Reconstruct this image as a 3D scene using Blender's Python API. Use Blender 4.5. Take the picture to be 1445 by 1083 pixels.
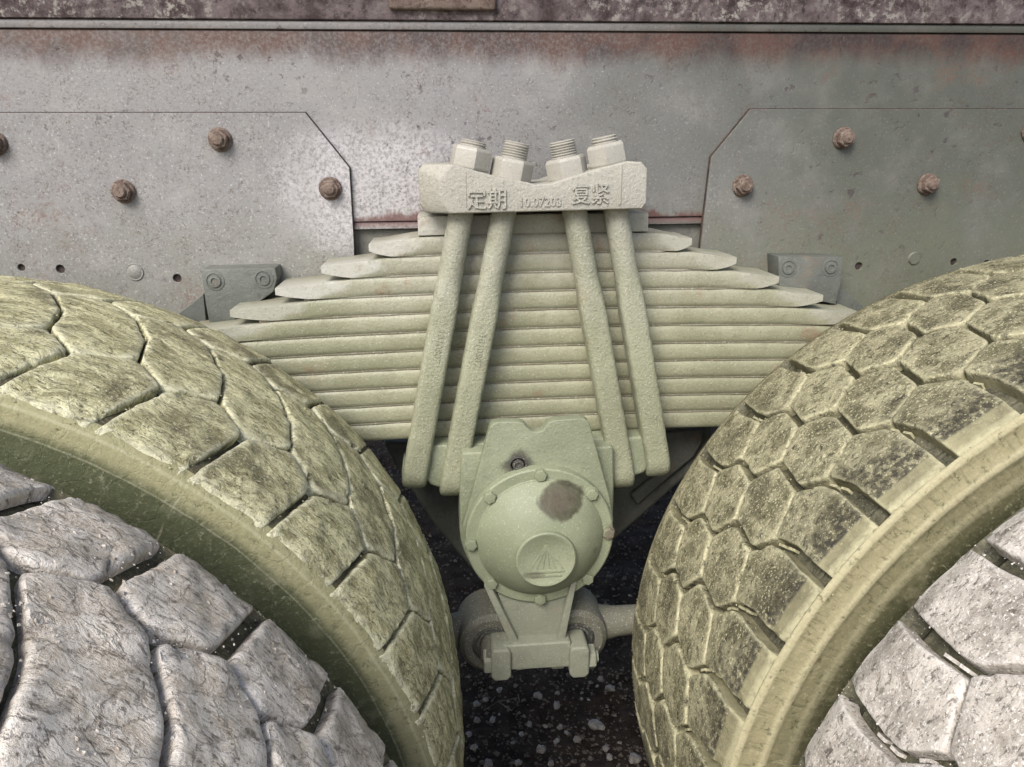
import bpy, bmesh, math, random
from mathutils import Vector, Matrix, noise

# ------------------------------------------------------------------ scene, camera, light
S = bpy.context.scene
for o in list(bpy.data.objects):
    bpy.data.objects.remove(o)
C = S.collection
random.seed(7)
PI = math.pi

CAM = Vector((-0.1241, 0.0, 1.2414))
PITCH, YAW, ROLL, FPX = 0.3002, 0.0905, 0.0084, 1060.0
cp, sp, cy, sy = math.cos(PITCH), math.sin(PITCH), math.cos(YAW), math.sin(YAW)
cr, sr = math.cos(ROLL), math.sin(ROLL)
FW = Vector((sy*cp, cy*cp, -sp))
UP0 = Vector((sy*sp, cy*sp, cp))
RT0 = Vector((cy, -sy, 0))
RT = cr*RT0 - sr*UP0
UP = sr*RT0 + cr*UP0

cam = bpy.data.cameras.new('camera')
cam.sensor_width = 36.0
cam.lens = 36.0*FPX/1445.0
cam.clip_start = 0.01
cam.clip_end = 500
camo = bpy.data.objects.new('camera', cam)
C.objects.link(camo)
camo.matrix_world = Matrix(((RT.x, UP.x, -FW.x, CAM.x), (RT.y, UP.y, -FW.y, CAM.y),
                            (RT.z, UP.z, -FW.z, CAM.z), (0, 0, 0, 1)))
S.camera = camo

SUN_EL, SUN_AZ = math.radians(44), math.radians(212)      # azimuth measured from +Y, clockwise: behind and left of the camera
W = bpy.data.worlds.new('World')
S.world = W
W.use_nodes = True
wn = W.node_tree.nodes
wn.clear()
sky = wn.new('ShaderNodeTexSky')
sky.sky_type = 'NISHITA'
sky.sun_disc = False
sky.sun_elevation = SUN_EL
sky.sun_rotation = SUN_AZ
sky.air_density = 1.0
sky.dust_density = 3.0
sky.ozone_density = 0.6
bg = wn.new('ShaderNodeBackground')
bg.inputs['Strength'].default_value = 0.075
wo = wn.new('ShaderNodeOutputWorld')
W.node_tree.links.new(sky.outputs[0], bg.inputs[0])
W.node_tree.links.new(bg.outputs[0], wo.inputs[0])

sun = bpy.data.lights.new('sun', 'SUN')
sun.energy = 1.5
sun.angle = math.radians(30)
sun.color = (1.0, 0.97, 0.92)
suno = bpy.data.objects.new('sun', sun)
C.objects.link(suno)
sd = Vector((math.sin(SUN_AZ)*math.cos(SUN_EL), math.cos(SUN_AZ)*math.cos(SUN_EL), math.sin(SUN_EL)))
suno.rotation_euler = sd.to_track_quat('Z', 'Y').to_euler()
S.view_settings.view_transform = 'Standard'
S.view_settings.look = 'None'
S.view_settings.exposure = 1.32
S.view_settings.gamma = 1.0


def ray(px, py):
    return FW + RT*((px-722.5)/FPX) - UP*((py-541.5)/FPX)


def at(px, py, y):
    """the world point seen at a photo pixel, at depth y"""
    d = ray(px, py)
    return CAM + d*((y-CAM.y)/d.y)


def onground(px, py, z=0.0):
    d = ray(px, py)
    return CAM + d*((z-CAM.z)/d.z)


# ------------------------------------------------------------------ materials
class NT:
    def __init__(self, name):
        self.m = bpy.data.materials.new(name)
        self.m.use_nodes = True
        self.t = self.m.node_tree
        self.t.nodes.clear()
        self.out = self.t.nodes.new('ShaderNodeOutputMaterial')
        self.b = self.t.nodes.new('ShaderNodeBsdfPrincipled')
        self.t.links.new(self.b.outputs[0], self.out.inputs[0])
        self.geo = self.t.nodes.new('ShaderNodeNewGeometry')
        self.pos = self.geo.outputs['Position']

    def put(self, sock, v):
        if isinstance(v, bpy.types.NodeSocket):
            self.t.links.new(v, sock)
        elif isinstance(v, (tuple, list)) and sock.type == 'RGBA' and len(v) == 3:
            sock.default_value = (*v, 1)
        else:
            sock.default_value = v

    def math(self, op, a, b=0.0, c=None):
        n = self.t.nodes.new('ShaderNodeMath')
        n.operation = op
        self.put(n.inputs[0], a)
        self.put(n.inputs[1], b)
        if c is not None:
            self.put(n.inputs[2], c)
        return n.outputs[0]

    def vmul(self, v, s):
        n = self.t.nodes.new('ShaderNodeVectorMath')
        n.operation = 'MULTIPLY'
        self.put(n.inputs[0], v)
        n.inputs[1].default_value = s
        return n.outputs[0]

    def vadd(self, a, b):
        n = self.t.nodes.new('ShaderNodeVectorMath')
        n.operation = 'ADD'
        self.put(n.inputs[0], a)
        self.put(n.inputs[1], b)
        return n.outputs[0]

    def noise(self, v, scale, detail=4.0, rough=0.6, dist=0.0, col=False):
        n = self.t.nodes.new('ShaderNodeTexNoise')
        self.put(n.inputs['Vector'], v)
        n.inputs['Scale'].default_value = scale
        n.inputs['Detail'].default_value = detail
        n.inputs['Roughness'].default_value = rough
        n.inputs['Distortion'].default_value = dist
        return n.outputs['Color' if col else 'Fac']

    def voro(self, v, scale, feature='F1', rnd=1.0):
        n = self.t.nodes.new('ShaderNodeTexVoronoi')
        n.feature = feature
        self.put(n.inputs['Vector'], v)
        n.inputs['Scale'].default_value = scale
        n.inputs['Randomness'].default_value = rnd
        return n.outputs['Distance']

    def ramp(self, v, a, b, lo=0.0, hi=1.0):
        n = self.t.nodes.new('ShaderNodeMapRange')
        n.interpolation_type = 'SMOOTHSTEP'
        self.put(n.inputs['Value'], v)
        n.inputs['From Min'].default_value = a
        n.inputs['From Max'].default_value = b
        n.inputs['To Min'].default_value = lo
        n.inputs['To Max'].default_value = hi
        return n.outputs[0]

    def mix(self, f, a, b):
        n = self.t.nodes.new('ShaderNodeMix')
        n.data_type = 'RGBA'
        self.put(n.inputs['Factor'], f)
        self.put(n.inputs['A'], a) if False else self.put(n.inputs[6], a)
        self.put(n.inputs[7], b)
        return n.outputs[2]

    def sep(self, v):
        n = self.t.nodes.new('ShaderNodeSeparateXYZ')
        self.put(n.inputs[0], v)
        return n.outputs

    def comb(self, x, y, z):
        n = self.t.nodes.new('ShaderNodeCombineXYZ')
        for i, v in enumerate((x, y, z)):
            self.put(n.inputs[i], v)
        return n.outputs[0]

    def finish(self, col, rough, height=None, dist=0.002, strength=1.0, metal=0.0, spec=0.5):
        self.put(self.b.inputs['Base Color'], col)
        self.put(self.b.inputs['Roughness'], rough)
        self.put(self.b.inputs['Metallic'], metal)
        self.b.inputs['Specular IOR Level'].default_value = spec
        if height is not None:
            n = self.t.nodes.new('ShaderNodeBump')
            n.inputs['Distance'].default_value = dist
            n.inputs['Strength'].default_value = strength
            self.put(n.inputs['Height'], height)
            self.t.links.new(n.outputs[0], self.b.inputs['Normal'])
        return self.m


def mat_frame():
    n = NT('frame_paint')
    x, y, z = n.sep(n.pos)[0:3]
    big = n.noise(n.pos, 3.2, 3, 0.55)
    mid = n.noise(n.pos, 14, 5, 0.65)
    fine = n.noise(n.pos, 240, 3, 0.7)
    # lavender-grey primer on the left fading into olive grey on the right
    fx = n.ramp(n.math('ADD', x, n.math('MULTIPLY', n.math('SUBTRACT', big, 0.5), 0.9)), -0.25, 0.55)
    c = n.mix(fx, (0.248, 0.246, 0.250), (0.094, 0.102, 0.086))
    # pale dust bloom
    c = n.mix(n.math('MULTIPLY', n.math('MULTIPLY', n.ramp(mid, 0.45, 0.75), n.ramp(fx, 1.0, 0.0, 0.3, 1.0)), 0.5), c, (0.36, 0.345, 0.33))
    # tinted green-yellow low down
    low_tint = n.ramp(n.math('ADD', z, n.math('MULTIPLY', n.math('SUBTRACT', mid, 0.5), 0.25)), 1.22, 1.04)
    c = n.mix(n.math('MULTIPLY', low_tint, 0.35), c, (0.19, 0.20, 0.125))
    # grit speckle
    c = n.mix(n.ramp(fine, 0.52, 0.72, 0, 0.55), c, (0.12, 0.10, 0.11))
    c = n.mix(n.ramp(n.noise(n.pos, 330, 2, 0.6), 0.60, 0.75, 0, 0.5), n.mix(fx, (0.52, 0.50, 0.50), (0.22, 0.22, 0.20)), c) if False else n.mix(n.math('MULTIPLY', n.ramp(n.noise(n.pos, 330, 2, 0.6), 0.58, 0.74), n.ramp(fx, 0.0, 1.0, 0.6, 0.12)), c, (0.52, 0.505, 0.50))
    # a bright highlight painted into the colour beside the left end of the clamp
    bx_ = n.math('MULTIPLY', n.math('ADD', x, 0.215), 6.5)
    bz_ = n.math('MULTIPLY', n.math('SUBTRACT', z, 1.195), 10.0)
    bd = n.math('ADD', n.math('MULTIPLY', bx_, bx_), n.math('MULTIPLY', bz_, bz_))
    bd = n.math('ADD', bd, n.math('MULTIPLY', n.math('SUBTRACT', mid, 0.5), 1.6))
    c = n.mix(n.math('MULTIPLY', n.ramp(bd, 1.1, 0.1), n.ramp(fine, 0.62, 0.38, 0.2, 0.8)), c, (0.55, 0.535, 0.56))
    # brown rust freckles, thick on the left plate
    fk = n.math('MULTIPLY', n.ramp(n.noise(n.pos, 310, 5, 0.8, 0.2), 0.49, 0.66), n.ramp(n.noise(n.pos, 44, 5, 0.75), 0.38, 0.62))
    fg = n.ramp(n.noise(n.pos, 4.2, 4, 0.65), 0.40, 0.60)
    c = n.mix(n.math('MULTIPLY', n.math('MULTIPLY', fk, fg), 0.9), c, (0.088, 0.052, 0.038))
    # chipped dark spots
    gate = n.ramp(n.noise(n.pos, 5.0, 3, 0.6), 0.42, 0.62)
    sp1 = n.ramp(n.noise(n.pos, 75, 4, 0.65), 0.60, 0.68)
    c = n.mix(n.math('MULTIPLY', n.math('MULTIPLY', sp1, gate), 0.75), c, (0.055, 0.04, 0.045))
    # brown rust blush
    rb = n.math('MULTIPLY', n.ramp(n.noise(n.pos, 7.5, 5, 0.7, 0.4), 0.55, 0.72), n.ramp(fine, 0.38, 0.62))
    c = n.mix(n.math('MULTIPLY', rb, 0.6), c, (0.17, 0.088, 0.058))
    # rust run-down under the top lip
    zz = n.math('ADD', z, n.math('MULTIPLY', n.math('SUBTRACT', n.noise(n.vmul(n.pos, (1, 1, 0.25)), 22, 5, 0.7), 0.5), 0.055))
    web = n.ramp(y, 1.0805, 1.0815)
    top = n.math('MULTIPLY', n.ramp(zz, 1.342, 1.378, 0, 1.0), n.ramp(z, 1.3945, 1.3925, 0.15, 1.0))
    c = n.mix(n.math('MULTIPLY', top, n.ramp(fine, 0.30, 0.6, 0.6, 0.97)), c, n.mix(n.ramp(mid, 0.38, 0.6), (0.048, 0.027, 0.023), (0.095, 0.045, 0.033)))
    bot = n.ramp(zz, 1.160, 1.150)
    c = n.mix(n.math('MULTIPLY', bot, n.math('MULTIPLY', n.ramp(z, 1.135, 1.147, 0, 0.8), web)), c, (0.13, 0.05, 0.045))
    h = n.math('ADD', n.math('MULTIPLY', fine, 0.4), n.math('MULTIPLY', sp1, -0.5))
    r = n.ramp(mid, 0.3, 0.7, 0.42, 0.62)
    return n.finish(c, r, h, 0.0009, 0.7, 0.0, 0.5)


def mat_rust(name, a, b, pale, amt=0.5, sc=1.0):
    n = NT(name)
    m1 = n.noise(n.pos, 28*sc, 6, 0.72, 0.3)
    m2 = n.noise(n.pos, 95*sc, 4, 0.7)
    m3 = n.noise(n.pos, 6*sc, 3, 0.6)
    c = n.mix(n.ramp(m1, 0.36, 0.62), a, b)
    g = n.math('MULTIPLY', n.ramp(m2, 0.50, 0.64), n.ramp(m3, 0.32, 0.66))
    c = n.mix(n.math('MULTIPLY', g, amt), c, pale)
    c = n.mix(n.ramp(m2, 0.44, 0.34, 0, 0.7), c, (0.02, 0.014, 0.016))
    h = n.math('ADD', m1, n.math('MULTIPLY', m2, 0.5))
    return n.finish(c, 0.8, h, 0.003, 0.8)


def mat_dust(name, base, dark, pale, rough=0.6, seed=0.0, rust=0.2, grit=1.0, cast=0.0012, bare=None, grey=0.55):
    """dusty olive-grey paint on forged or cast steel"""
    n = NT(name)
    p = n.vadd(n.pos, (seed, seed*0.7, seed*1.3))
    z = n.sep(n.pos)[2]
    m1 = n.noise(p, 9, 4, 0.6)
    m2 = n.noise(p, 38, 5, 0.68)
    f = n.noise(p, 260, 3, 0.72)
    f2 = n.noise(p, 420, 2, 0.6)
    c = n.mix(n.ramp(m1, 0.35, 0.68), base, pale)
    # upper parts are greyer, lower parts keep the yellow-green tint
    c = n.mix(n.ramp(n.math('ADD', z, n.math('MULTIPLY', n.math('SUBTRACT', m1, 0.5), 0.3)), 0.98, 1.22, 0, grey), c, (0.37, 0.355, 0.335))
    if bare:
        an = n.t.nodes.new('ShaderNodeAttribute')
        an.attribute_name = 'bare'
        c = n.mix(n.math('MULTIPLY', an.outputs['Fac'], n.ramp(m2, 0.25, 0.6, 0.6, 1.0)), c, bare)
    c = n.mix(n.ramp(m2, 0.55, 0.75, 0, 0.45), c, dark)
    c = n.mix(n.math('MULTIPLY', n.ramp(n.noise(p, 17, 5, 0.7), 0.58, 0.72), rust), c, (0.24, 0.14, 0.085))
    c = n.mix(n.ramp(f, 0.54, 0.72, 0, 0.5*grit), c, dark)
    c = n.mix(n.ramp(f2, 0.58, 0.74, 0, 0.6*grit), c, (0.56, 0.55, 0.47))
    h = n.math('ADD', f, n.math('MULTIPLY', m2, 0.8))
    return n.finish(c, n.ramp(m2, 0.3, 0.7, rough-0.1, rough+0.12), h, cast, 0.75)


def tyre_vec(n, cx):
    """(arc length, axial, radius) of a point on a tyre whose axle runs along Y"""
    x, y, z = n.sep(n.pos)[0:3]
    dx = n.math('SUBTRACT', x, cx)
    dz = n.math('SUBTRACT', z, 0.56)
    th = n.math('ARCTAN2', dz, dx if cx < 0 else n.math('MULTIPLY', dx, -1.0))
    r = n.math('SQRT', n.math('ADD', n.math('MULTIPLY', dx, dx), n.math('MULTIPLY', dz, dz)))
    s = n.math('MULTIPLY', th, 0.555)
    return n.comb(s, y, r), s, y, r


def mat_mud(name, cx, base, mid, dark, pale, stretch, crack, moss=None, seed=0.0, specks=0.5, bumpd=0.004, chamfer=None, edge=0.0, patch=0.4):
    n = NT(name)
    v, s, y, r = tyre_vec(n, cx)
    v = n.vadd(v, (seed, seed*2.1, 0))
    wob = n.noise(v, 16, 3, 0.6, 0, True)
    w2 = n.vadd(v, n.vmul(wob, (0.03, 0.03, 0.03)))
    vs = n.vmul(w2, (1.0, stretch, 1.0))
    flow = n.noise(vs, 34, 8, 0.74, 0.45)
    flow2 = n.noise(n.vmul(w2, (1.0, stretch*1.5, 1.0)), 105, 6, 0.74, 0.35)
    big = n.noise(v, 13, 5, 0.65)
    cr1 = n.voro(n.vadd(vs, n.vmul(n.noise(vs, 70, 4, 0.7, 0, True), (0.02, 0.02, 0.02))), 30, 'DISTANCE_TO_EDGE')
    crk = n.ramp(cr1, 0.0, 0.05)
    fine = n.noise(v, 380, 3, 0.75)
    c = n.mix(n.ramp(flow, 0.40, 0.58), mid, base)
    c = n.mix(n.math('MULTIPLY', n.ramp(big, 0.50, 0.62), patch), c, n.mix(0.55, mid, dark))
    c = n.mix(n.math('MULTIPLY', n.ramp(flow2, 0.48, 0.36), 0.85), c, dark)
    c = n.mix(n.math('MULTIPLY', n.math('SUBTRACT', 1.0, crk), crack), c, dark)
    c = n.mix(n.math('MULTIPLY', n.ramp(fine, 0.56, 0.64), specks), c, pale)
    c = n.mix(n.math('MULTIPLY', n.ramp(n.noise(v, 300, 3, 0.75), 0.44, 0.34), specks), c, dark)
    if moss:
        y0, y1, col, am = moss
        g = n.math('MULTIPLY', n.ramp(n.math('ADD', y, n.math('MULTIPLY', n.math('SUBTRACT', big, 0.5), 0.16)), y0, y1),
                   n.ramp(n.noise(v, 150, 4, 0.75), 0.40, 0.56))
        c = n.mix(n.math('MULTIPLY', g, am), c, col)
    if chamfer:
        # the sloping shoulder faces are wiped clean of moss and hold smooth dust
        r0, r1, col = chamfer
        c = n.mix(n.math('MULTIPLY', n.ramp(r, r1, r0), n.ramp(flow, 0.3, 0.6, 0.55, 0.95)), c, n.mix(n.ramp(big, 0.35, 0.65), col, (col[0]*0.62, col[1]*0.62, col[2]*0.6)))
    if edge:
        # paler along the raised edges of the blocks
        pt = n.geo.outputs['Pointiness']
        c = n.mix(n.math('MULTIPLY', n.math('MULTIPLY', n.ramp(pt, 0.505, 0.56), edge), n.ramp(flow2, 0.35, 0.55, 0.4, 1.0)), c, pale)
    h = n.math('ADD', n.math('MULTIPLY', flow, 1.0), n.math('MULTIPLY', flow2, 0.45))
    h = n.math('ADD', h, n.math('MULTIPLY', crk, 0.35*crack))
    h = n.math('ADD', h, n.math('MULTIPLY', fine, 0.22))
    return n.finish(c, 0.72, h, bumpd, 0.9, 0.0, 0.4)


def mat_side(name, cx, dusty, rub, line, r_hi, r_lo, streak=0.5, rings=(), crackle=0.25):
    n = NT(name)
    v, s, y, r = tyre_vec(n, cx)
    a = n.noise(v, 22, 5, 0.66)
    st = n.noise(n.vmul(v, (1.0, 0.3, 0.12)), 240, 4, 0.7)
    st2 = n.noise(v, 330, 2, 0.7)
    rr = n.math('ADD', r, n.math('MULTIPLY', n.math('SUBTRACT', a, 0.5), 0.012))
    rr = n.math('ADD', rr, n.math('MULTIPLY', n.math('SUBTRACT', st, 0.5), 0.02*streak))
    c = n.mix(n.ramp(rr, r_lo, r_hi), rub, dusty)
    c = n.mix(n.ramp(st, 0.5, 0.72, 0, 0.5*streak), c, rub)
    c = n.mix(n.ramp(a, 0.52, 0.75, 0, 0.35), c, line)
    c = n.mix(n.ramp(st2, 0.56, 0.74, 0, 0.35), c, line)
    for rv, wd, am in rings:
        g = n.ramp(n.math('ABSOLUTE', n.math('SUBTRACT', n.math('ADD', r, n.math('MULTIPLY', n.math('SUBTRACT', a, 0.5), 0.004)), rv)), wd, wd*0.25)
        c = n.mix(n.math('MULTIPLY', g, n.math('MULTIPLY', n.ramp(st, 0.3, 0.6, 0.5, 1.0), am)), c, (min(1, line[0]*1.3), min(1, line[1]*1.3), line[2]*1.35))
    # mud splashes and hairline cracks in the dust skin
    ck = n.ramp(n.voro(n.vadd(v, n.vmul(n.noise(v, 50, 3, 0.6, 0, True), (0.02, 0.02, 0.02))), 26, 'DISTANCE_TO_EDGE'), 0.0, 0.03)
    c = n.mix(n.math('MULTIPLY', n.math('SUBTRACT', 1.0, ck), n.math('MULTIPLY', n.ramp(a, 0.45, 0.6), crackle)), c, rub)
    # scuffs
    sc = n.ramp(n.noise(n.vmul(v, (1.0, 1.0, 0.35)), 46, 3, 0.6, 1.5), 0.66, 0.70, 0, 0.5)
    c = n.mix(sc, c, line)
    gr = n.noise(v, 130, 5, 0.75)
    c = n.mix(n.ramp(gr, 0.56, 0.70, 0, 0.5), c, line)
    c = n.mix(n.ramp(gr, 0.45, 0.33, 0, 0.6), c, rub)
    h = n.math('ADD', a, n.math('MULTIPLY', gr, 0.5))
    h = n.math('ADD', h, n.math('MULTIPLY', ck, 0.3*crackle))
    return n.finish(c, 0.75, h, 0.004, 0.7, 0.0, 0.3)


def mat_soil():
    n = NT('dark_soil')
    a = n.noise(n.pos, 18, 6, 0.7)
    b = n.noise(n.pos, 160, 4, 0.75)
    c = n.mix(n.ramp(a, 0.35, 0.65), (0.034, 0.024, 0.017), (0.085, 0.060, 0.042))
    c = n.mix(n.ramp(b, 0.60, 0.72, 0, 0.5), c, (0.07, 0.06, 0.05))
    return n.finish(c, 0.95, n.math('ADD', a, b), 0.012, 1.0, 0.0, 0.2)


def mat_stone(name, a, b):
    n = NT(name)
    f = n.noise(n.pos, 90, 5, 0.7)
    oi = n.t.nodes.new('ShaderNodeObjectInfo').outputs['Random']
    c = n.mix(n.ramp(f, 0.35, 0.68), a, b)
    c = n.mix(n.math('MULTIPLY', oi, 0.45), c, (0.20, 0.15, 0.12))
    c = n.mix(n.ramp(n.noise(n.pos, 240, 3, 0.7), 0.55, 0.7, 0, 0.6), c, (0.06, 0.05, 0.045))
    return n.finish(c, 0.85, f, 0.003, 0.8, 0.0, 0.3)


def mat_cover():
    """hub cover paint, with the oil stain burnt into it upper right and a smear under the boss"""
    n = NT('hub_cover_paint')
    p = n.pos
    m1 = n.noise(p, 10, 4, 0.6)
    f = n.noise(p, 300, 3, 0.7)
    c = n.mix(n.ramp(m1, 0.35, 0.68), (0.215, 0.238, 0.155), (0.275, 0.298, 0.20))
    c = n.mix(n.ramp(f, 0.54, 0.72, 0, 0.4), c, (0.17, 0.185, 0.13))
    c = n.mix(n.ramp(n.noise(p, 420, 2, 0.6), 0.58, 0.74, 0, 0.45), c, (0.52, 0.54, 0.43))

    def blob(cx, cz, rx, rz, soft, wob, k=26):
        x, y, z = n.sep(p)[0:3]
        dx = n.math('DIVIDE', n.math('SUBTRACT', x, cx), rx)
        dz = n.math('DIVIDE', n.math('SUBTRACT', z, cz), rz)
        d = n.math('SQRT', n.math('ADD', n.math('MULTIPLY', dx, dx), n.math('MULTIPLY', dz, dz)))
        d = n.math('ADD', d, n.math('MULTIPLY', n.math('SUBTRACT', n.noise(p, k, 4, 0.6), 0.5), wob))
        return n.ramp(d, 1.0, 1.0-soft)
    q = at(797, 717, 0.862)
    c = n.mix(n.math('MULTIPLY', blob(q.x, q.z, 0.031, 0.026, 0.22, 0.9), n.ramp(n.noise(p, 70, 4, 0.7), 0.3, 0.65, 0.95, 0.74)), c, (0.043, 0.038, 0.022))
    q = at(791, 716, 0.862)
    c = n.mix(n.math('MULTIPLY', blob(q.x, q.z, 0.03, 0.022, 0.8, 0.4), 0.5), c, (0.105, 0.08, 0.06))
    q = at(752, 818, 0.845)
    c = n.mix(n.math('MULTIPLY', blob(q.x, q.z, 0.02, 0.007, 0.7, 1.2), 0.7), c, (0.12, 0.12, 0.085))
    q = at(861, 752, 0.90)
    c = n.mix(n.math('MULTIPLY', blob(q.x, q.z, 0.014, 0.016, 0.6, 0.9), 0.7), c, (0.12, 0.09, 0.07))
    q = at(842, 783, 0.875)
    c = n.mix(n.math('MULTIPLY', blob(q.x, q.z, 0.005, 0.008, 0.6, 0.9), 0.7), c, (0.15, 0.15, 0.11))
    return n.finish(c, n.ramp(m1, 0.3, 0.7, 0.5, 0.65), n.math('ADD', f, m1), 0.0009, 0.7)


def mat_seat():
    n = NT('seat_casting_paint')
    p = n.pos
    m1 = n.noise(p, 10, 4, 0.6)
    f = n.noise(p, 260, 3, 0.7)
    c = n.mix(n.ramp(m1, 0.35, 0.68), (0.20, 0.22, 0.145), (0.265, 0.285, 0.195))
    c = n.mix(n.ramp(f, 0.54, 0.72, 0, 0.5), c, (0.15, 0.165, 0.12))
    c = n.mix(n.ramp(n.noise(p, 420, 2, 0.6), 0.58, 0.74, 0, 0.45), c, (0.5, 0.52, 0.41))
    q = at(732, 657, 0.915)
    x, y, z = n.sep(p)[0:3]
    dx = n.math('SUBTRACT', x, q.x)
    dz = n.math('SUBTRACT', z, q.z)
    d = n.math('SQRT', n.math('ADD', n.math('MULTIPLY', dx, dx), n.math('MULTIPLY', dz, dz)))
    d = n.math('ADD', d, n.math('MULTIPLY', n.math('SUBTRACT', n.noise(p, 55, 4, 0.65), 0.5), 0.030))
    c = n.mix(n.ramp(d, 0.026, 0.014, 0, 0.8), c, (0.045, 0.04, 0.035))
    return n.finish(c, n.ramp(m1, 0.3, 0.7, 0.5, 0.68), n.math('ADD', f, n.noise(p, 60, 4, 0.6)), 0.0013, 0.8)


M = {}
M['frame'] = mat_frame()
M['sill'] = mat_rust('sill_rust', (0.055, 0.035, 0.037), (0.17, 0.135, 0.14), (0.50, 0.48, 0.44), 0.75)
M['seam'] = mat_rust('seam_brown', (0.03, 0.022, 0.02), (0.075, 0.045, 0.035), (0.12, 0.10, 0.09), 0.3, 2.0)
M['bolt_rust'] = mat_rust('bolt_rust', (0.115, 0.078, 0.062), (0.20, 0.15, 0.125), (0.34, 0.29, 0.245), 0.5, 2.6)
M['bracket'] = mat_dust('bracket_paint', (0.082, 0.092, 0.082), (0.035, 0.04, 0.036), (0.135, 0.145, 0.13), 0.5, 3.0, 0.25, 0.25, grey=0.08)
M['under'] = mat_dust('underside_paint', (0.095, 0.098, 0.082), (0.04, 0.04, 0.036), (0.15, 0.152, 0.13), 0.6, 5.0, 0.4, 0.3, grey=0.2)
M['leaf'] = mat_dust('leaf_paint', (0.235, 0.236, 0.155), (0.125, 0.12, 0.08), (0.315, 0.315, 0.215), 0.44, 1.0, 0.5, 0.8, 0.0010, (0.46, 0.455, 0.41))
M['dust'] = mat_dust('packed_dust', (0.155, 0.145, 0.10), (0.09, 0.08, 0.055), (0.215, 0.20, 0.145), 0.8, 21.0, 0.5)
M['ubolt'] = mat_dust('u_bolt_paint', (0.245, 0.254, 0.17), (0.125, 0.128, 0.088), (0.315, 0.324, 0.225), 0.55, 7.0, 0.3, 1.1, 0.0022)
M['clamp'] = mat_dust('clamp_paint', (0.34, 0.335, 0.27), (0.20, 0.195, 0.16), (0.40, 0.395, 0.325), 0.6, 9.0, 0.15, 1.1, 0.0018)
M['nut'] = mat_dust('nut_paint', (0.36, 0.35, 0.29), (0.20, 0.19, 0.16), (0.44, 0.43, 0.37), 0.45, 11.0, 0.15, 0.8, 0.0008)
M['seat'] = mat_seat()
M['cover'] = mat_cover()
M['arm'] = mat_dust('arm_paint', (0.225, 0.235, 0.18), (0.13, 0.135, 0.10), (0.29, 0.30, 0.23), 0.6, 13.0, 0.25, 0.7)
M['rod'] = mat_dust('torque_rod_paint', (0.115, 0.113, 0.088), (0.055, 0.054, 0.042), (0.165, 0.162, 0.125), 0.6, 15.0, 0.4)
M['rubber'] = mat_dust('bush_rubber', (0.05, 0.05, 0.045), (0.02, 0.02, 0.02), (0.10, 0.10, 0.08), 0.8, 17.0, 0.0)
M['soil'] = mat_soil()
M['stone'] = mat_stone('pebble_stone', (0.24, 0.215, 0.19), (0.46, 0.43, 0.39))
M['grit'] = mat_stone('soil_grit', (0.04, 0.03, 0.023), (0.24, 0.205, 0.17))
M['twig'] = mat_stone('dry_twig', (0.12, 0.10, 0.08), (0.2, 0.17, 0.14))
HX = 0.6806
LI = dict(base=(0.74, 0.71, 0.44), mid=(0.38, 0.355, 0.19), dark=(0.060, 0.052, 0.030), pale=(0.86, 0.84, 0.62), edge=0.75, patch=0.85)
LO = dict(base=(0.84, 0.775, 0.69), mid=(0.58, 0.51, 0.42), dark=(0.15, 0.122, 0.095), pale=(0.90, 0.86, 0.81), edge=0.4, patch=0.4)
RI = dict(base=(0.33, 0.31, 0.20), mid=(0.14, 0.13, 0.075), dark=(0.022, 0.02, 0.013), pale=(0.72, 0.69, 0.46), edge=0.40, patch=0.75)
RO = dict(base=(0.62, 0.575, 0.515), mid=(0.38, 0.345, 0.30), dark=(0.10, 0.085, 0.07), pale=(0.88, 0.85, 0.81), edge=0.35, patch=0.4)
M['mud_LI'] = mat_mud('mud_caked_tread', -HX, stretch=2.2, crack=0.35, seed=0.3, specks=0.6, bumpd=0.0055, **LI)
M['mud_LO'] = mat_mud('pale_mud_tread', -HX, stretch=1.5, crack=0.45, seed=4.3, specks=0.5, bumpd=0.0055, **LO)
M['mud_RI'] = mat_mud('mossy_tread', HX, stretch=1.2, crack=0.0, seed=7.7, specks=0.65, bumpd=0.0025,
                      moss=(0.665, 0.605, (0.022, 0.02, 0.016), 0.85), chamfer=(0.5500, 0.5513, (0.30, 0.28, 0.17)), **RI)
M['mud_RO'] = mat_mud('pale_dusty_tread', HX, stretch=1.1, crack=0.0, seed=9.1, specks=0.75, bumpd=0.0025, **RO)
M['side_L'] = mat_side('left_sidewall_rubber', -HX, (0.305, 0.29, 0.165), (0.088, 0.098, 0.050), (0.42, 0.41, 0.28), 0.525, 0.513, 0.3, rings=((0.5345, 0.0018, 0.3), (0.5145, 0.0014, 0.3)))
M['side_R'] = mat_side('right_sidewall_rubber', HX, (0.30, 0.275, 0.165), (0.050, 0.054, 0.024), (0.44, 0.41, 0.265), 0.528, 0.450, 1.0, crackle=0.0, rings=((0.5405, 0.0055, 0.6), (0.514, 0.0065, 0.55), (0.488, 0.008, 0.3)))
M['groove_L'] = mat_mud('groove_mud', -HX, (0.16, 0.145, 0.085), (0.09, 0.08, 0.05), (0.03, 0.026, 0.018), (0.3, 0.28, 0.18), 1.5, 0.0, seed=2.2)
M['groove_R'] = mat_mud('groove_rubber', HX, (0.12, 0.115, 0.075), (0.065, 0.062, 0.04), (0.022, 0.022, 0.016), (0.25, 0.24, 0.17), 1.2, 0.0, seed=3.2, bumpd=0.001)


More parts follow.
